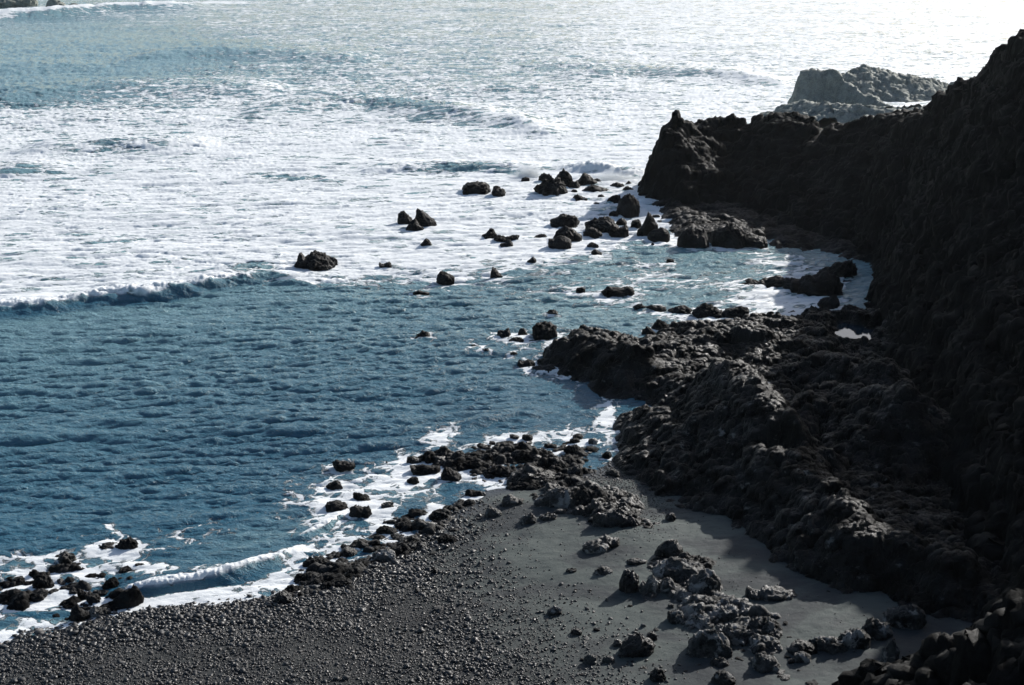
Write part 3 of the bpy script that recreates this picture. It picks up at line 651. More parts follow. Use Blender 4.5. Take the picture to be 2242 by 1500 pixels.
SEA = [
 (647, 747, 545, 592, "crenellated flat topped rock standing alone where surf meets calmer water", [.72, 1, .62, .78, .95, .7, .68, .5, .45, .25], .8, .10),
 (902, 960, 452, 499, "tallest pointed rock of the trio standing in white foam", [.35, 1, .85, .62, .45, .3], .7, .07),
 (868, 904, 461, 492, "left hand boulder of the pointed trio in white foam", [.6, .9, 1, .7, .4], .8, .07),
 (889, 930, 478, 507, "small front spike of the pointed trio in white foam", [.25, .8, 1, .5, .2], .7, .08),
 (918, 948, 522, 542, "small sharp triangular rock just below the pointed trio", [.3, .6, 1, .8, .2], .8, .08),
 (829, 859, 571, 587, "tiny low rock with a spike, between the crenellated rock and the surf edge", [.9, .4, .5, .8, .4], .8, .14),
 (955, 999, 592, 619, "four sided black rock alone in calm water at the foam edge", [.6, 1, .85, .6, .4], .8, .07),
 (1072, 1101, 584, 607, "small steep rock right of the four sided black rock", [.4, 1, .8, .35, .2], .8, .09),
 (1153, 1175, 562, 578, "tiny peaked rock at the lower edge of the foam", [.3, .6, 1, .5], .8, .12),
 (905, 939, 637, 646, "thin flat rock barely above blue water", [.8, 1, .7, .4], .5, .12),
 (1055, 1090, 500, 523, "low rock with a long tail to the left, in thin foam", [.25, .5, 1, .9, .3], .7, .1),
 (1083, 1143, 514, 532, "long low double lobed rock joined by a narrow waist", [.8, .9, .6, .7, 1, .8], .6, .1),
 (1094, 1123, 526, 543, "small knobbly rock just below the double lobed rock", [.4, .5, 1, .7], .8, .16),
 (1006, 1077, 397, 427, "rounded boulder furthest left of those in the outer surf", [.6, .85, .95, 1, .9, .6], .8, .08),
 (1073, 1108, 406, 431, "squat block right beside the rounded boulder in the outer surf", [.7, 1, .85, .6], .9, .07),
 (1139, 1162, 388, 400, "half sunken lump in front of the bursting spray", [.5, .9, 1, .6], .8, .12),
 (1210, 1258, 372, 411, "peaked rock at the back of the outer rock cluster", [.4, .8, 1, .8, .5], .8, .12),
 (1180, 1210, 379, 401, "blunt rock at the back left of the outer rock cluster", [.7, 1, .9, .6], .8, .12),
 (1167, 1249, 390, 431, "broad lumpy boulder at the front of the outer rock cluster", [.35, .65, .9, 1, .95, .85, .6], .7, .12),
 (1244, 1272, 398, 414, "low rock wedged between the broad boulder and the leaning fin", [.7, .9, 1, .5], .8, .1),
 (1256, 1311, 377, 408, "leaning fin shaped rock at the right end of the outer cluster", [.25, .55, 1, .85, .5, .2], .7, .06),
 (1300, 1315, 391, 402, "stub of rock behind the leaning fin", [.8, 1, .7], .8, .12),
 (1277, 1337, 406, 425, "long low rock below the leaning fin", [.35, .9, 1, .7, .5, .35], .7, .1),
 (1249, 1265, 416, 425, "tiny round rock between the broad boulder and the long low rock", None, .8, .1),
 (1255, 1288, 428, 442, "pale pitted rock alone in bright foam under the outer cluster", [.7, 1, .5, .4], .8, .2),
 (1305, 1326, 427, 438, "small dark hump in bright foam near the shade line", None, .8, .1),
 (1297, 1316, 444, 452, "smallest dark hump beside the shade line on the foam", None, .8, .1),
 (1337, 1372, 401, 413, "flat rock below the tip of the pointed headland stack", [.6, 1, .7, .8], .8, .16),
 (1356, 1389, 408, 423, "low pointed rock close under the headland stack", [.3, .5, 1, .7, .4], .8, .12),
 (1369, 1384, 396, 407, "tiny pyramid at the foot of the headland stack", [.3, 1, .4], .8, .1),
 (1328, 1362, 427, 449, "dark block leaning on the big round boulder", [.5, .9, 1, .9], .8, .08),
 (1348, 1404, 423, 474, "big round boulder nearest the headland stack", [.6, .9, 1, .9, .6], .9, .07),
 (1334, 1354, 464, 475, "small low rock at the left foot of the big round boulder", None, .8, .15),
 (1203, 1268, 468, 495, "humped rock with foam draining off its left side", [.4, .5, 1, .9, .8, .6], .7, .14),
 (1277, 1353, 474, 508, "broad dark boulder in the middle of the shaded cluster", [.45, .75, .85, 1, .9, .5], .8, .1),
 (1330, 1381, 490, 518, "boulder with a lit notch in its top, right of the broad dark one", [.7, 1, .6, .9, .6], .8, .1),
 (1278, 1317, 499, 518, "speckled low rock in front of the broad dark boulder", [.4, .9, .8, .5], .8, .18),
 (1349, 1373, 477, 491, "small triangular rock behind the notched boulder", [.4, 1, .6], .8, .1),
 (1211, 1278, 495, 531, "large wedge boulder with a sunlit ridge", [.4, .9, 1, .85, .6, .4], .8, .07),
 (1197, 1258, 512, 547, "dark boulder with a bright white streak, lowest of its pair", [.75, .7, 1, .8, .5], .7, .06),
 (1250, 1272, 513, 530, "short block against the right side of the streaked boulder", None, .8, .08),
 (1168, 1201, 513, 524, "thin low rock left of the streaked boulder", [.3, .8, 1, .6], .7, .12),
 (1285, 1311, 532, 547, "small speckled knob, upper one of two below the cluster", None, .8, .15),
 (1293, 1325, 546, 563, "small smooth rock, lower one of two below the cluster", [.9, 1, .6, .3], .8, .08),
 (1395, 1441, 462, 516, "dark pyramid rock in the shade right of the cluster", [.2, .5, 1, .75, .5], .8, .08),
 (1415, 1467, 498, 530, "smooth dark boulder in front of the shaded pyramid", [.6, .9, 1, .8], .8, .06),
 (1381, 1404, 483, 498, "small wet rock left of the shaded pyramid", None, .8, .15),
 (1424, 1433, 531, 540, "tiny round stone in calm water below the shaded boulders", None, .8, .1),
 (1478, 1552, 494, 549, "great rounded black boulder at the edge of the shaded shelf", [.7, .9, 1, .95, .8], .9, .05),
 (1545, 1640, 490, 545, "wide black boulder joined to the shaded shelf", [.6, .8, 1, .9, .7], .8, .07),
 (1610, 1682, 506, 544, "black boulder at the right end of the shaded shelf with a light patch on top", [.8, 1, .8, .6], .8, .09),
 (1459, 1475, 568, 576, "lone tiny rock in the glittering water", None, .8, .12),
 (1318, 1393, 629, 647, "flat bumpy rock alone in mid lagoon", [.6, .9, .7, .6, .9, 1, .7], .5, .16),
 (1260, 1281, 631, 641, "tiny rock awash left of the flat bumpy one", None, .6, .18),
 (1383, 1416, 667, 679, "leftmost low piece of the rock chain in the lagoon", [.3, .7, 1, .5], .5, .15),
 (1414, 1462, 669, 681, "thin flat second piece of the rock chain in the lagoon", [.6, .9, .8, .5], .5, .12),
 (1462, 1520, 668, 690, "humped third piece of the rock chain in the lagoon", [.4, .6, 1, .7, .4], .6, .12),
 (1518, 1584, 665, 698, "tallest spiky piece of the rock chain in the lagoon", [.5, .8, 1, .8, .6, .4], .6, .16),
 (1580, 1640, 671, 701, "blunt last piece of the rock chain, sunlit on top", [.7, .9, .8, 1, .9], .7, .12),
 (1193, 1222, 677, 695, "small lump in calm water above the round pair", [.4, .8, 1, .6], .8, .1),
 (1082, 1123, 717, 747, "smooth round boulder, left one of the pair off the near ridge", [.8, .9, .8, 1, .6], .8, .06),
 (1134, 1156, 719, 741, "small lit boulder between the round pair", None, .9, .1),
 (1160, 1221, 702, 751, "big round knobbly boulder off the tip of the near ridge", [.7, .9, 1, .95, .8], .9, .09),
 (1112, 1150, 738, 756, "low dark slab in front of the round pair", [.5, .9, 1, .5], .7, .12),
 (1152, 1200, 744, 756, "thin slab at the foot of the big knobbly boulder", [.5, .9, .8, .5], .6, .12),
 (1133, 1170, 786, 807, "knobbly rock at the left end of the small reef by the ridge tip", [1, .7, .9, .6], .8, .14),
 (1163, 1223, 797, 817, "long low rock at the right end of the small reef by the ridge tip", [.6, .8, .7, 1, .7], .6, .1),
 (1019, 1048, 754, 766, "small dark hump out in the water left of the small reef", [.4, .8, 1, .8], .7, .1),
 (1055, 1073, 765, 779, "tiny rock with a white splash beside the dark hump", None, .7, .2),
 (1114, 1132, 770, 782, "tiny half drowned rock above the small reef", None, .7, .2),
 (904, 943, 724, 748, "rock awash with a wave curling over it far from the ridge", [.2, .5, .9, 1, .5], .7, .14),
 (1224, 1300, 800, 826, "long flat tongue of wet rock at the waterline under the ridge tip", [.5, .8, 1, .8, .5], .6, .1),
 (1424, 1467, 697, 727, "dark pyramid block behind the near ridge", [.3, 1, .8, .5], .8, .06),
 (1404, 1439, 714, 741, "smaller block leaning on the dark pyramid behind the ridge", [.7, 1, .7, .4], .8, .07),
 (1625, 1756, 607, 634, "long thin ledge reaching left into the glittering water", [.2, .5, .4, .7, .8, .9, 1], .45, .16),
 (1700, 1858, 598, 651, "thick ledge running back to the shaded cliff foot", [.3, .5, .7, .9, 1, .9, .7], .5, .1),
 (1790, 1880, 570, 612, "rough ledge with sunlit edges at the inner end of the cove", [.3, .6, .8, 1, .9], .6, .16),
 (1752, 1835, 668, 722, "rounded black boulder beside the inner pool", [.7, 1, .9, .9, .6], .8, .07),
 (1788, 1842, 648, 678, "boulder above the inner pool with spiky top", [.5, .8, 1, .6], .8, .12),
 (1832, 1896, 664, 708, "dark boulder closing the inner pool on the cliff side", [.7, .9, .8, .6], .8, .1),
]
for i, (x0, x1, yt, yb, lab, prof, dpt_, rg) in enumerate(SEA):
    place_rock("sea_rock", x0, x1, yt, yb, lab, "sea rock", prof, 1000 + i * 7, None, dpt_, M_wet, False, rg * 1.25)
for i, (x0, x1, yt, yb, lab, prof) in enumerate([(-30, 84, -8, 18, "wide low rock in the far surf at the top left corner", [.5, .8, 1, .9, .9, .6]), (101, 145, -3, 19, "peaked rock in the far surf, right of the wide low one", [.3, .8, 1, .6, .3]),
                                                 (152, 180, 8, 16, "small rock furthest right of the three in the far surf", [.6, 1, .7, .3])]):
    place_rock("sea_rock", x0, x1, yt, yb, lab, "sea rock", prof, 1900 + i * 7, None, .7, M_far_haze, False, .13)

SHR = [
 (130, 166, 1203, 1238, "blocky rock with water streaming off it, in the left surf", [.5, 1, .9, .7], .8, .1),
 (-6, 50, 1288, 1314, "long dark slab cut by the left edge of the view", [.6, .8, 1, .7], .5, .08),
 (76, 119, 1252, 1292, "tall knobbly rock amid foam near the left edge", [.5, 1, .8, .7], .8, .14),
 (52, 106, 1290, 1315, "forked low rock at the foot of the knobbly one", [.7, .4, .8, 1, .6], .7, .12),
 (30, 57, 1263, 1281, "small round rock in foam above the long dark slab", None, .8, .1),
 (236, 310, 1272, 1330, "long slanting slab on the left edge of the breaking wave", [.25, .4, .6, .8, 1, .8], .35, .06),
 (228, 260, 1265, 1290, "small rock above the slanting slab", None, .8, .12),
 (262, 287, 1240, 1257, "dark pebble shaped rock in foam above the slanting slab", None, .8, .1),
 (291, 311, 1233, 1247, "thin rock at the head of the slanting line of rocks", None, .7, .1),
 (172, 202, 1278, 1312, "curved dark rock in the middle of the left foam", [1, .7, .4, .6], .7, .1),
 (190, 222, 1300, 1322, "low rock under the curved dark rock", None, .7, .12),
 (160, 200, 1316, 1360, "upright rock at the top of the cobble bank, water pooling behind it", [.8, 1, .5, .4], .7, .08),
 (196, 240, 1325, 1352, "grey lit rock at the right side of the upright one", [.6, .9, .7, .5], .8, .12),
 (184, 216, 1256, 1268, "flat dark rock in the white wash", [.5, 1, .6], .6, .08),
 (215, 262, 1182, 1208, "rock awash in the outer left surf", [.4, .8, .6, .3], .7, .14),
 (254, 304, 1176, 1210, "taller rock awash with foam wrapped round it", [.4, .9, 1, .6], .7, .14),
 (601, 642, 1288, 1324, "cracked pointed boulder on the shore at the right end of the wave", [.4, 1, .8, .5], .8, .09),
 (625, 668, 1277, 1302, "rounded dark boulder behind the cracked pointed one", [.8, 1, .7, .8], .8, .09),
 (654, 706, 1250, 1274, "broad black boulder at the rim of the white foam", [.4, .9, 1, .9, .6], .7, .07),
 (664, 722, 1217, 1242, "layered slab boulder further out on the foam rim", [.6, 1, .9, .8, .5], .7, .11),
 (742, 786, 1194, 1220, "triangular boulder above the shallow violet wash", [.4, 1, .8, .4], .8, .06),
 (780, 810, 1171, 1204, "upright fin shaped rock at the edge of the breaking foam", [1, .8, .5, .35], .6, .05),
 (812, 872, 1196, 1232, "boulder with a glaring white sunlit face", [.5, .9, 1, .8], .8, .08),
 (668, 745, 1252, 1280, "low smooth slab in the shallow wash", [.4, .8, 1, .7], .6, .07),
 (735, 795, 1225, 1252, "flat knobbly slab left of the white faced boulder", [.6, .8, .6, .9], .7, .14),
 (716, 775, 1262, 1287, "low striped slab lying on the pebble edge", [.5, .9, 1, .7], .6, .08),
 (826, 870, 1146, 1173, "dark oblong boulder at the top of the diagonal line of rocks", [.7, 1, .8, .5], .7, .07),
 (862, 905, 1138, 1162, "flat dark boulder right of the oblong one", [.8, .9, .7], .7, .08),
 (870, 925, 1170, 1200, "rough boulder in the middle of the diagonal line", [.5, .8, 1, .6], .8, .13),
 (900, 950, 1128, 1165, "pale topped boulder in the diagonal line", [.4, 1, .7, .6], .8, .12),
 (940, 990, 1110, 1140, "ridged boulder at the upper right of the diagonal line", [.6, .8, 1, .5], .8, .12),
 (952, 975, 1138, 1157, "small triangular boulder below the ridged one", [.4, 1, .4], .8, .06),
 (880, 935, 1185, 1206, "long low boulder on the pebbles at the lower side of the diagonal line", None, .6, .12),
 (960, 1000, 1172, 1190, "low flat rock where the diagonal line ends in pebbles", None, .6, .12),
 (706, 768, 1088, 1121, "long low rock in the bubbling foam", [1, .7, .9, .6, .4], .6, .09),
 (764, 810, 1098, 1136, "wave washed rock right of the long low one", [.5, 1, .7, .9], .7, .12),
 (832, 862, 1096, 1115, "small dark rock in the foam between the two rock lines", [.5, .8, 1], .8, .12),
 (711, 752, 1048, 1072, "dark wedge out in the foam", [.3, .6, 1, .5], .7, .08),
 (725, 777, 1001, 1027, "outermost rock at the edge of the foam", [.6, 1, .7, .4, .6], .6, .08),
 (774, 812, 1072, 1100, "drowned rock with foam pouring over its crest", [1, .7, .5], .7, .1),
 (888, 924, 996, 1013, "dark slab at the seaward end of the reef", [.8, 1, .6, .3], .5, .06),
 (895, 962, 1013, 1038, "twin lobed rock under the seaward slab", [1, .7, .9, .6, .7], .6, .09),
 (964, 1012, 1011, 1054, "pot bellied rock with a knob on its head", [.45, 1, .75, .6, .4], .8, .05),
 (889, 920, 1041, 1062, "rock with a grey rim alone in the foam below the reef", [.5, 1, .9], .8, .08),
 (936, 1010, 995, 1016, "long finger of the reef pointing left", [.8, 1, .7, .6, .5], .4, .07),
 (995, 1075, 1000, 1030, "sagging dark ledge in the middle of the reef", [.5, .7, .8, 1, .7, .5], .5, .07),
 (1060, 1130, 1014, 1045, "dark ledge in the reef before the great wedge", [.6, .8, 1, .8, .5], .5, .07),
 (1032, 1072, 987, 1008, "peaked low rock on the outer side of the reef", [.3, 1, .5, .2], .5, .05),
 (1110, 1225, 1004, 1062, "great dark wedge in the middle of the reef", [.3, .6, 1, .8, .6, .4], .6, .07),
 (1066, 1125, 976, 1000, "lumpy ledge on the sea side of the great wedge", [.7, .8, .6, 1, .7], .6, .1),
 (1115, 1180, 981, 1010, "rough ledge behind the great wedge", [.6, .9, 1, .7, .6], .6, .1),
 (1084, 1128, 961, 978, "thin slanting rock at the back of the reef", [.3, .6, .8, 1], .5, .07),
 (1116, 1138, 948, 961, "small smooth rock, left one of two behind the reef", [1, .8, .4], .7, .05),
 (1142, 1169, 948, 964, "small smooth rock, right one of two behind the reef", [.9, 1, .6], .7, .05),
 (1253, 1277, 947, 961, "small pointed rock in foam near the ridge", [.5, 1, .5], .8, .05),
 (1247, 1272, 959, 971, "flat rock just below the small pointed one", None, .6, .1),
 (1286, 1309, 957, 972, "little knobbed rock nearest the ridge wall", [.5, 1, .6], .8, .14),
 (1232, 1274, 971, 995, "rough hump at the right of the reef", [.5, .9, 1, .7], .7, .13),
 (1172, 1212, 981, 1003, "dark lump between the great wedge and the rough hump", [.7, 1, .6], .7, .1),
 (1205, 1246, 1000, 1034, "rough upright rock right of the great wedge", [.5, .9, .7, .5], .8, .12),
 (1238, 1277, 1012, 1047, "curled rock at the right end of the reef", [.5, .8, 1, .9], .8, .08),
 (1318, 1342, 988, 1004, "small rock at the head of the gravel patch", None, .7, .1),
 (1172, 1275, 1050, 1112, "jagged outcrop with small lit holes standing on the sand", [.3, .5, .9, .8, .9, 1], .6, .1),
 (1258, 1352, 1052, 1118, "tall dark outcrop right beside the holed one", [.9, 1, .8, .95, .7, .5], .6, .06),
 (1290, 1412, 1102, 1154, "long saw topped outcrop lowest of the beach outcrops", [.5, .7, .6, 1, .8, .7, .5], .4, .08),
 (1100, 1205, 1046, 1072, "low shaded ledge between the reef and the holed outcrop", [.4, .8, 1, .7], .5, .1),
 (1019, 1058, 1066, 1091, "two lobed dark boulder on the wet sand edge", [1, .8, .7, .9], .8, .07),
 (1012, 1042, 1090, 1108, "dark stone below the two lobed boulder", [.6, 1, .7], .7, .08),
 (1060, 1100, 1102, 1134, "pale spiked rock with a tiny pool behind it", [.5, 1, .7, .4], .7, .1),
 (1098, 1150, 1080, 1108, "low pale rocks rimming the tiny pool", [.6, 1, .5, .6], .6, .12),
 (1138, 1175, 1120, 1148, "pale scalloped rock on the upper sand", [.5, .7, 1, .5], .7, .14),
 (1182, 1222, 1122, 1140, "small pale cluster right of the scalloped rock", [.5, .9, .8], .6, .16),
 (1238, 1262, 1116, 1126, "little dark stone under the holed outcrop", None, .7, .1),
]
for i, (x0, x1, yt, yb, lab, prof, dpt_, rg) in enumerate(SHR):
    place_rock("shore_rock", x0, x1, yt, yb, lab, "shore rock", prof, 3000 + i * 7, None, dpt_, M_pale_lit if ('pale' in lab or 'lit' in lab) else M_wet if i % 4 else M_rock, True, rg * 1.6, flat=.78)  # sunlit rocks take the paler colour, light painted in

BCH = [
 (1276, 1336, 1176, 1211, "smooth low boulder with a lit top, front one of a pair on open sand", [.4, .8, 1, .8, .5], .7, .07),
 (1310, 1354, 1166, 1201, "cleft boulder at the back of the pair on open sand", [.6, 1, .7, .8], .8, .09),
 (1437, 1497, 1173, 1223, "black lump with a small horn on its left side", [.5, .8, 1, .95, .7], .7, .07),
 (1484, 1537, 1205, 1235, "small two humped black rock beside the horned lump", [.8, 1, .5, .9], .5, .07),
 (1437, 1552, 1218, 1272, "broad boulder with a pale top in the middle of the beach group", [.7, .9, 1, .8, .7], .7, .07),
 (1352, 1402, 1240, 1300, "mushroom shaped boulder casting a long shadow on the sand", [.7, 1, .95, .7], .8, .05),
 (1398, 1442, 1258, 1304, "pitted sunlit rock at the right foot of the mushroom boulder", [.8, .6, 1, .5], .8, .14),
 (1438, 1492, 1262, 1302, "arched dark boulder right of the pitted sunlit rock", [.4, .9, 1, .6, .4], .7, .07),
 (1508, 1574, 1238, 1301, "tall boulder with a sunlit knob, right end of the beach group", [.6, .8, 1, .95, .7], .7, .08),
 (1304, 1342, 1236, 1259, "little pale star shaped rock on open sand", [.4, 1, .6, .5], .8, .16),
 (1370, 1415, 1222, 1238, "thin pale strip of rock behind the beach group", [.4, .8, .6, .5], .5, .16),
 (1631, 1678, 1273, 1314, "hollow crater shaped rock on bare sand near the shade", [1, .5, .45, .9], .9, .12),
 (1668, 1742, 1284, 1316, "pale crumbly tail of rock beside the crater shaped one", [1, .8, .6, .3], .7, .16),
 (1590, 1617, 1314, 1330, "round dark stone alone right of the pitted field", None, .8, .06),
 (1500, 1572, 1302, 1345, "upper block of the pitted lava field", [.6, 1, .8, .7], .8, .15),
 (1545, 1622, 1325, 1362, "right block of the pitted lava field", [.8, .7, 1, .6], .8, .15),
 (1504, 1560, 1340, 1372, "lower block of the pitted lava field", [.7, 1, .8], .8, .15),
 (1458, 1498, 1333, 1366, "squarish speckled rock left of the pitted lava field", [.8, 1, .9], .8, .12),
 (1508, 1600, 1368, 1441, "largest dark boulder on the lower sand, pale lumps on its top", [.6, .9, 1, .85, .6], .7, .07),
 (1570, 1650, 1362, 1412, "rough boulder behind the largest lower one", [.7, 1, .8, .7], .7, .14),
 (1625, 1705, 1350, 1402, "crusty boulder with a shaded hollow at the right of the lower group", [.6, .9, 1, .8], .8, .13),
 (1636, 1705, 1388, 1424, "pale knobbly rock under the crusty boulder", [.8, 1, .6], .7, .16),
 (1356, 1437, 1383, 1440, "dark toothed boulder alone on the lower sand", [.5, .9, 1, .7, .5], .7, .1),
 (1414, 1438, 1383, 1404, "small round rock behind the dark toothed boulder", None, .8, .1),
 (1340, 1364, 1400, 1417, "small stone at the left of the toothed boulder", None, .8, .1),
 (1279, 1308, 1432, 1457, "speckled stone at the pebble edge", None, .8, .13),
 (1318, 1345, 1434, 1454, "smooth stone with a white sunlit top", None, .8, .05),
 (1640, 1704, 1430, 1470, "pale crumbling rock at the lower right sand edge", [.6, 1, .8, .5], .7, .16),
 (1724, 1790, 1398, 1436, "smooth black boulder half in the lower right shade", [.7, 1, .9, .6], .8, .05),
 (1734, 1775, 1424, 1452, "angular sunlit block in front of the smooth black boulder", [.7, 1, .6], .7, .06),
 (1775, 1850, 1392, 1430, "sunlit ledge right of the angular block", [.5, .8, 1, .7], .6, .14),
 (1835, 1905, 1376, 1420, "cracked sunlit ledge at the far end of the sand", [.6, .9, 1, .7], .6, .12),
 (1885, 1950, 1350, 1400, "bright ridge of rock against the cliff foot", [.5, 1, .8, .9], .6, .14),
 (1940, 2015, 1320, 1376, "highest sunlit rock heap at the cliff foot", [.6, .8, 1, .9], .7, .15),
 (1930, 1965, 1395, 1455, "narrow sunlit rib of rock at the lower right", [.5, 1, .7], .8, .12),
 (1420, 1460, 1462, 1492, "low striped rock near the bottom edge", [.5, 1, .7], .7, .12),
 (1555, 1600, 1440, 1462, "flat dark stone on the lowest sand", None, .7, .1),
 (1560, 1610, 1470, 1502, "crumbly rock cut by the bottom edge", None, .7, .15),
 (1240, 1262, 1243, 1255, "tiny pale stone on open sand", None, .7, .1),
 (1462, 1476, 1322, 1332, "tiny stone above the squarish speckled rock", None, .7, .1),
 (942, 962, 1240, 1258, "rounded brown stone alone at the upper pebble edge", None, .8, .06),
 (906, 922, 1286, 1299, "light round stone in the pebbles left of the sand", None, .8, .08),
 (944, 970, 1326, 1342, "flat pale stone in the pebbles", None, .8, .08),
 (1200, 1232, 1326, 1348, "low flaky rock at the upper tip of the lower sand", [.5, 1, .5], .7, .14),
 (1250, 1275, 1375, 1392, "small dark stone on the edge of the lower sand", None, .8, .1),
 (1455, 1480, 1120, 1142, "small white stone by the shaded foot of the ridge", [.5, 1, .7], .8, .14),
]
for i, (x0, x1, yt, yb, lab, prof, dpt_, rg) in enumerate(BCH):
    place_rock("beach_rock", x0, x1, yt, yb, lab, "beach rock", prof, 5000 + i * 7, None, dpt_, M_pale_lit if any(w_ in lab for w_ in ('pale', 'lit', 'pitted', 'bright', 'crumbl', 'crust', 'speck', 'rough', 'flaky')) else M_rock, True, rg * 1.6, flat=.85)  # pale and crumbly rocks, and sunlit ones with light painted in

# rubble: many small rocks of one kind, each an object of its own, drawn from a few shapes
VAR = []; rnd = random.Random(4)
for k in range(12):
    q, f = rock_shape(1.15, .75, .24, [rnd.uniform(.3, 1) for _ in range(5)], 7000 + k, 4, .2, 14)
    o = link_mesh("rubble_rock", q, f, M_wet if k % 3 else M_rock, smooth=False); VAR.append(o); C.objects.unlink(o)
rnd = random.Random(4)
def scatter(n, band, half, sz, label, group, name="rubble_rock", cat="small rock", sea=False, mats=None):
    xs = [p[0] for p in band]
    for _ in range(n):
        t = rnd.random() * (len(band) - 1); i = int(t); fr = t - i
        x = band[i][0] + (band[i + 1][0] - band[i][0]) * fr + rnd.gauss(0, half[0]); y = band[i][1] + (band[i + 1][1] - band[i][1]) * fr + rnd.gauss(0, half[1])
        g = at(x, y) if sea else on_beach(x, y)
        w = (sz[0] + (sz[1] - sz[0]) * rnd.random() ** 2.2) * math.hypot(g[1], CAM_H) / FP
        o = VAR[rnd.randrange(12)].copy(); o.name = name; C.objects.link(o)
        o.location = (g[0], g[1], g[2] - .03 * w); o.scale = (w, w * rnd.uniform(.8, 1.2), w * rnd.uniform(.7, 1.3)); o.rotation_euler = (0, 0, rnd.uniform(0, 6.28))
        pw_ = w / math.hypot(g[1], CAM_H) * FP
        size = 'tiny' if pw_ < 12 else 'small' if pw_ < 19 else 'fist shaped'
        tag(o, rubble_label(x, y, size + ' ' + ('stone' if 'stone' in name else 'black rock'), label), cat, group)
scatter(76, [(660, 1290), (760, 1250), (840, 1215), (900, 1175), (1000, 1125)], (16, 17), (10, 36), "small wet rock in the diagonal line along the pebble bank", "small rocks along the pebble bank")
scatter(92, [(1060, 1000), (1150, 1010), (1220, 1000), (1300, 1015)], (32, 19), (10, 36), "small wet rock among the ledges of the reef", "small rocks of the reef")
scatter(14, [(985, 1045), (1060, 1050), (1130, 1048)], (20, 8), (7, 20), "small rock in the still pool inside the reef", "small rocks in the reef pool")
scatter(30, [(30, 1300), (120, 1270), (200, 1320), (270, 1290)], (25, 18), (9, 30), "small black rock in the foam at the left", "small rocks in the left foam")
scatter(12, [(1470, 716), (1560, 718), (1680, 700), (1740, 696)], (14, 6), (9, 30), "small black rock along the back edge of the near ridge", "small rocks behind the near ridge", sea=True)
scatter(12, [(1720, 610), (1760, 585), (1860, 640), (1850, 690)], (22, 9), (7, 22), "small dark rock in the inner end of the cove", "small rocks in the inner cove", sea=True)
scatter(16, [(1390, 440), (1420, 480), (1500, 480), (1560, 520)], (18, 12), (9, 34), "dark rock in the shade under the headland", "small rocks under the headland", sea=True)
scatter(34, [(1520, 1330), (1600, 1400), (1680, 1420), (1720, 1470)], (45, 26), (7, 30), "small crumbly rock around the lower rock groups", "small rocks on the lower sand")
scatter(40, [(1240, 1330), (1400, 1460), (1560, 1480)], (80, 40), (4, 16), "little stone scattered on the lower sand", "stones scattered on the lower sand", "beach_stone", "stone")
scatter(12, [(1960, 1340), (1900, 1390), (1800, 1430)], (22, 14), (12, 44), "rough sunlit rock heaped at the foot of the cliff", "rocks heaped at the cliff foot")

# ------------------------------------------------------------------ pebbles (nobody could count them)
def pebbles(n, sizes, test, seed, sub, ext):
    rs = np.random.RandomState(seed); x = rs.uniform(ext[0], ext[1], n); y = rs.uniform(ext[2], ext[3], n)
    z = beach_z(x, y); px, py = proj(x, y, z); keep = (rs.rand(n) < test(px, py, x, y)) & (z > -.12) & (px > -60) & (px < 2300) & (py < 1560)
    x, y, z = x[keep], y[keep], z[keep]; m = len(x)
    v, f = ico(sub); r = sizes[0] * np.exp(rs.randn(m) * sizes[1]) * (.72 + .55 * sstep(3.2, .4, poly_sd(x, y, LAND) + 1.2 * fb2(x * .4, y * .4, 2, 13)) + .35 * fb2(x * .3, y * .3, 3, 14)); r = np.minimum(r, sizes[0] * 3.2)
    sc3 = np.stack([r * rs.uniform(.8, 1.4, m), r * rs.uniform(.7, 1.1, m), r * rs.uniform(.45, .8, m)], 1)
    a = rs.uniform(0, 6.28, m); tl = rs.normal(0, .3, m); ca, sa = np.cos(a), np.sin(a)
    lump = 1 + .22 * rs.randn(m, len(v), 1)[:, :, 0] if sub < 2 else 1 + .12 * rs.randn(m, len(v))
    p = v[None] * np.clip(lump, .6, 1.4)[:, :, None] * sc3[:, None, :]
    pz = p[:, :, 2] + p[:, :, 0] * tl[:, None]; X_ = p[:, :, 0] * ca[:, None] - p[:, :, 1] * sa[:, None]; Y_ = p[:, :, 0] * sa[:, None] + p[:, :, 1] * ca[:, None]
    co = np.stack([X_ + x[:, None], Y_ + y[:, None], pz + (z + .3 * sc3[:, 2])[:, None]], -1).reshape(-1, 3)
    ff = (f[None] + (np.arange(m) * len(v))[:, None, None]).reshape(-1, 3)
    return co, ff, np.repeat(rs.rand(m), len(v))
def t_bank(px, py, x, y):
    return np.clip(pebble_density(px, py) * (.85 + .5 * fb2(x * .5, y * .5, 3, 66)), 0, 1)
co, ff, tone = pebbles(190000, (.044, .46), t_bank, 1, 1, (-22, 8, 33, 62))
tag(link_mesh("pebbles", co, ff, M_peb, smooth=True, attrs={"tone": tone}), "dark wet cobbles covering the left side of the beach", kind="stuff")
def t_grav(px, py, x, y):
    return np.clip(np.exp(-((px - 1385) / 70) ** 2 - ((py - 1070) / 62) ** 2) * 1.3 + .25 * np.exp(-((px - 1020) / 120) ** 2 - ((py - 1140) / 40) ** 2), 0, 1)
co, ff, tone = pebbles(60000, (.028, .3), t_grav, 2, 1, (-6, 9, 48, 63))
tag(link_mesh("gravel", co, ff, M_peb, attrs={"tone": np.clip(tone * .4 + .6, 0, 1)}), "fine grey gravel at the shaded foot of the ridge", kind="stuff")
def t_sand(px, py, x, y):
    return .10 + .35 * sstep(-.1, .5, fb2(x * .7, y * .7, 3, 68)) * (px < 1800) * (px > 900)
co, ff, tone = pebbles(26000, (.02, .55), t_sand, 3, 1, (-8, 16, 36, 62))
tag(link_mesh("gravel", co, ff, M_peb, attrs={"tone": tone}), "tiny stones strewn over the open sand", kind="stuff")

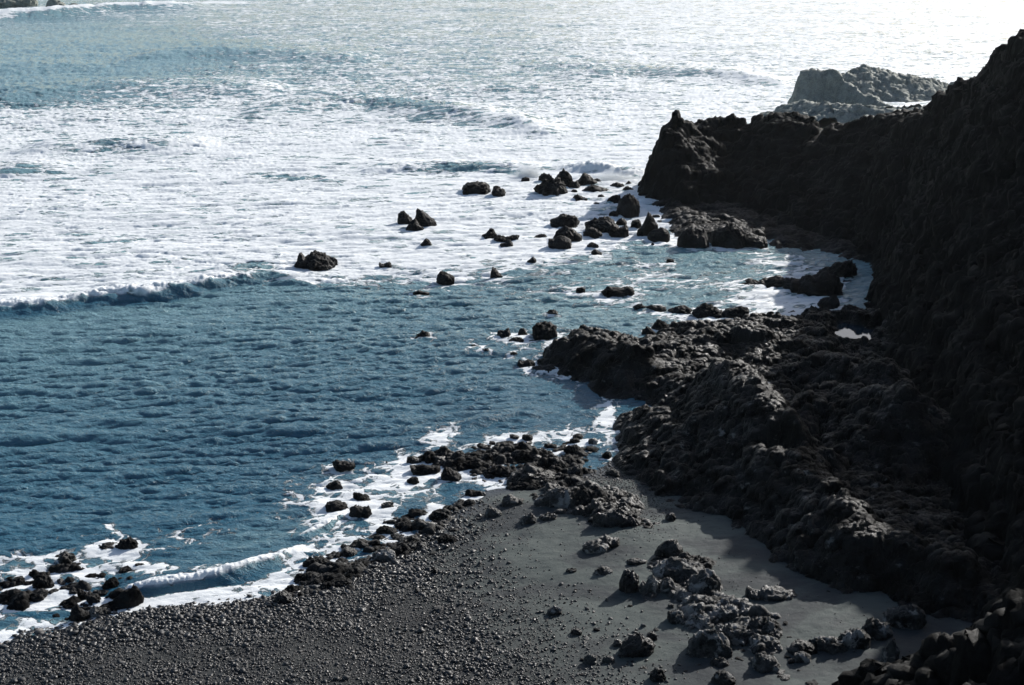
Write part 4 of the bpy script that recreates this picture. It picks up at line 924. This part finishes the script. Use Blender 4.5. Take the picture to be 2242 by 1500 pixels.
# ------------------------------------------------------------------ spray thrown up where the surf hits
def spray(n, px, py, w, h, seed, label):
    rs = np.random.RandomState(seed); c = at(px, py); s = c[1] / FP; v, f = ico(1)
    t = rs.rand(n) ** 1.6; x = c[0] + rs.randn(n) * w * s * (.3 + .35 * t); y = c[1] + rs.randn(n) * w * s * .35; z = t * h * s * (1 + .3 * rs.randn(n)) * np.exp(-((x - c[0]) / (w * s)) ** 2)
    r = rs.uniform(.01, .026, n) * (1.3 - .8 * t)
    co = (v[None] * r[:, None, None] + np.stack([x, y, np.maximum(z, 0)], 1)[:, None, :]).reshape(-1, 3)
    ff = (f[None] + (np.arange(n) * len(v))[:, None, None]).reshape(-1, 3)
    tag(link_mesh("sea_spray", co, ff, M_foam), label, kind="stuff")
spray(9000, 1158, 388, 34, 30, 1, "white spray bursting left of the outer rock cluster")
spray(9000, 1345, 394, 55, 16, 2, "white spray along the outer rocks by the headland")

# white wash round the rocks that stand in the water
sea = bpy.data.objects["sea"]; nv = len(sea.data.vertices)
fa = np.empty(nv, np.float32); sea.data.attributes["foam"].data.foreach_get("value", fa); fa = fa.reshape(SPX.shape)
for cx, cy, w, lab in NAMED[:]:
    if cy < 200: continue
    b = .52 * np.exp(-(((SPX - cx + .12 * w) / (.72 * w + 7)) ** 2 + ((SPY - cy - .16 * w) / (.26 * w + 5)) ** 2) ** 1.5)
    fa = np.where(b > .05, np.maximum(fa, np.minimum(fa + b * .5, .8)), fa)
    fa = np.maximum(fa, b)
sea.data.attributes["foam"].data.foreach_set("value", np.clip(fa, 0, 1).ravel())

# ------------------------------------------------------------------ the air
def haze_box():
    m = bpy.data.materials.new("haze"); m.use_nodes = True; t = m.node_tree; t.nodes.clear()
    out = t.nodes.new("ShaderNodeOutputMaterial"); v = t.nodes.new("ShaderNodeVolumePrincipled")
    v.inputs['Color'].default_value = (.86, .95, 1, 1); v.inputs['Density'].default_value = HAZE; v.inputs['Anisotropy'].default_value = .55
    t.links.new(v.outputs[0], out.inputs['Volume'])
    x0, x1, y0, y1, z0, z1 = -1500, 1500, -60, 2500, -5, 45
    co = [(x, y, z) for z in (z0, z1) for x, y in ((x0, y0), (x1, y0), (x1, y1), (x0, y1))]
    f = [(0, 3, 2, 1), (4, 5, 6, 7), (0, 1, 5, 4), (1, 2, 6, 5), (2, 3, 7, 6), (3, 0, 4, 7)]
    o = link_mesh("haze", np.array(co), np.array(f), m, smooth=False); tag(o, kind="stuff")
HAZE = .00004
haze_box()
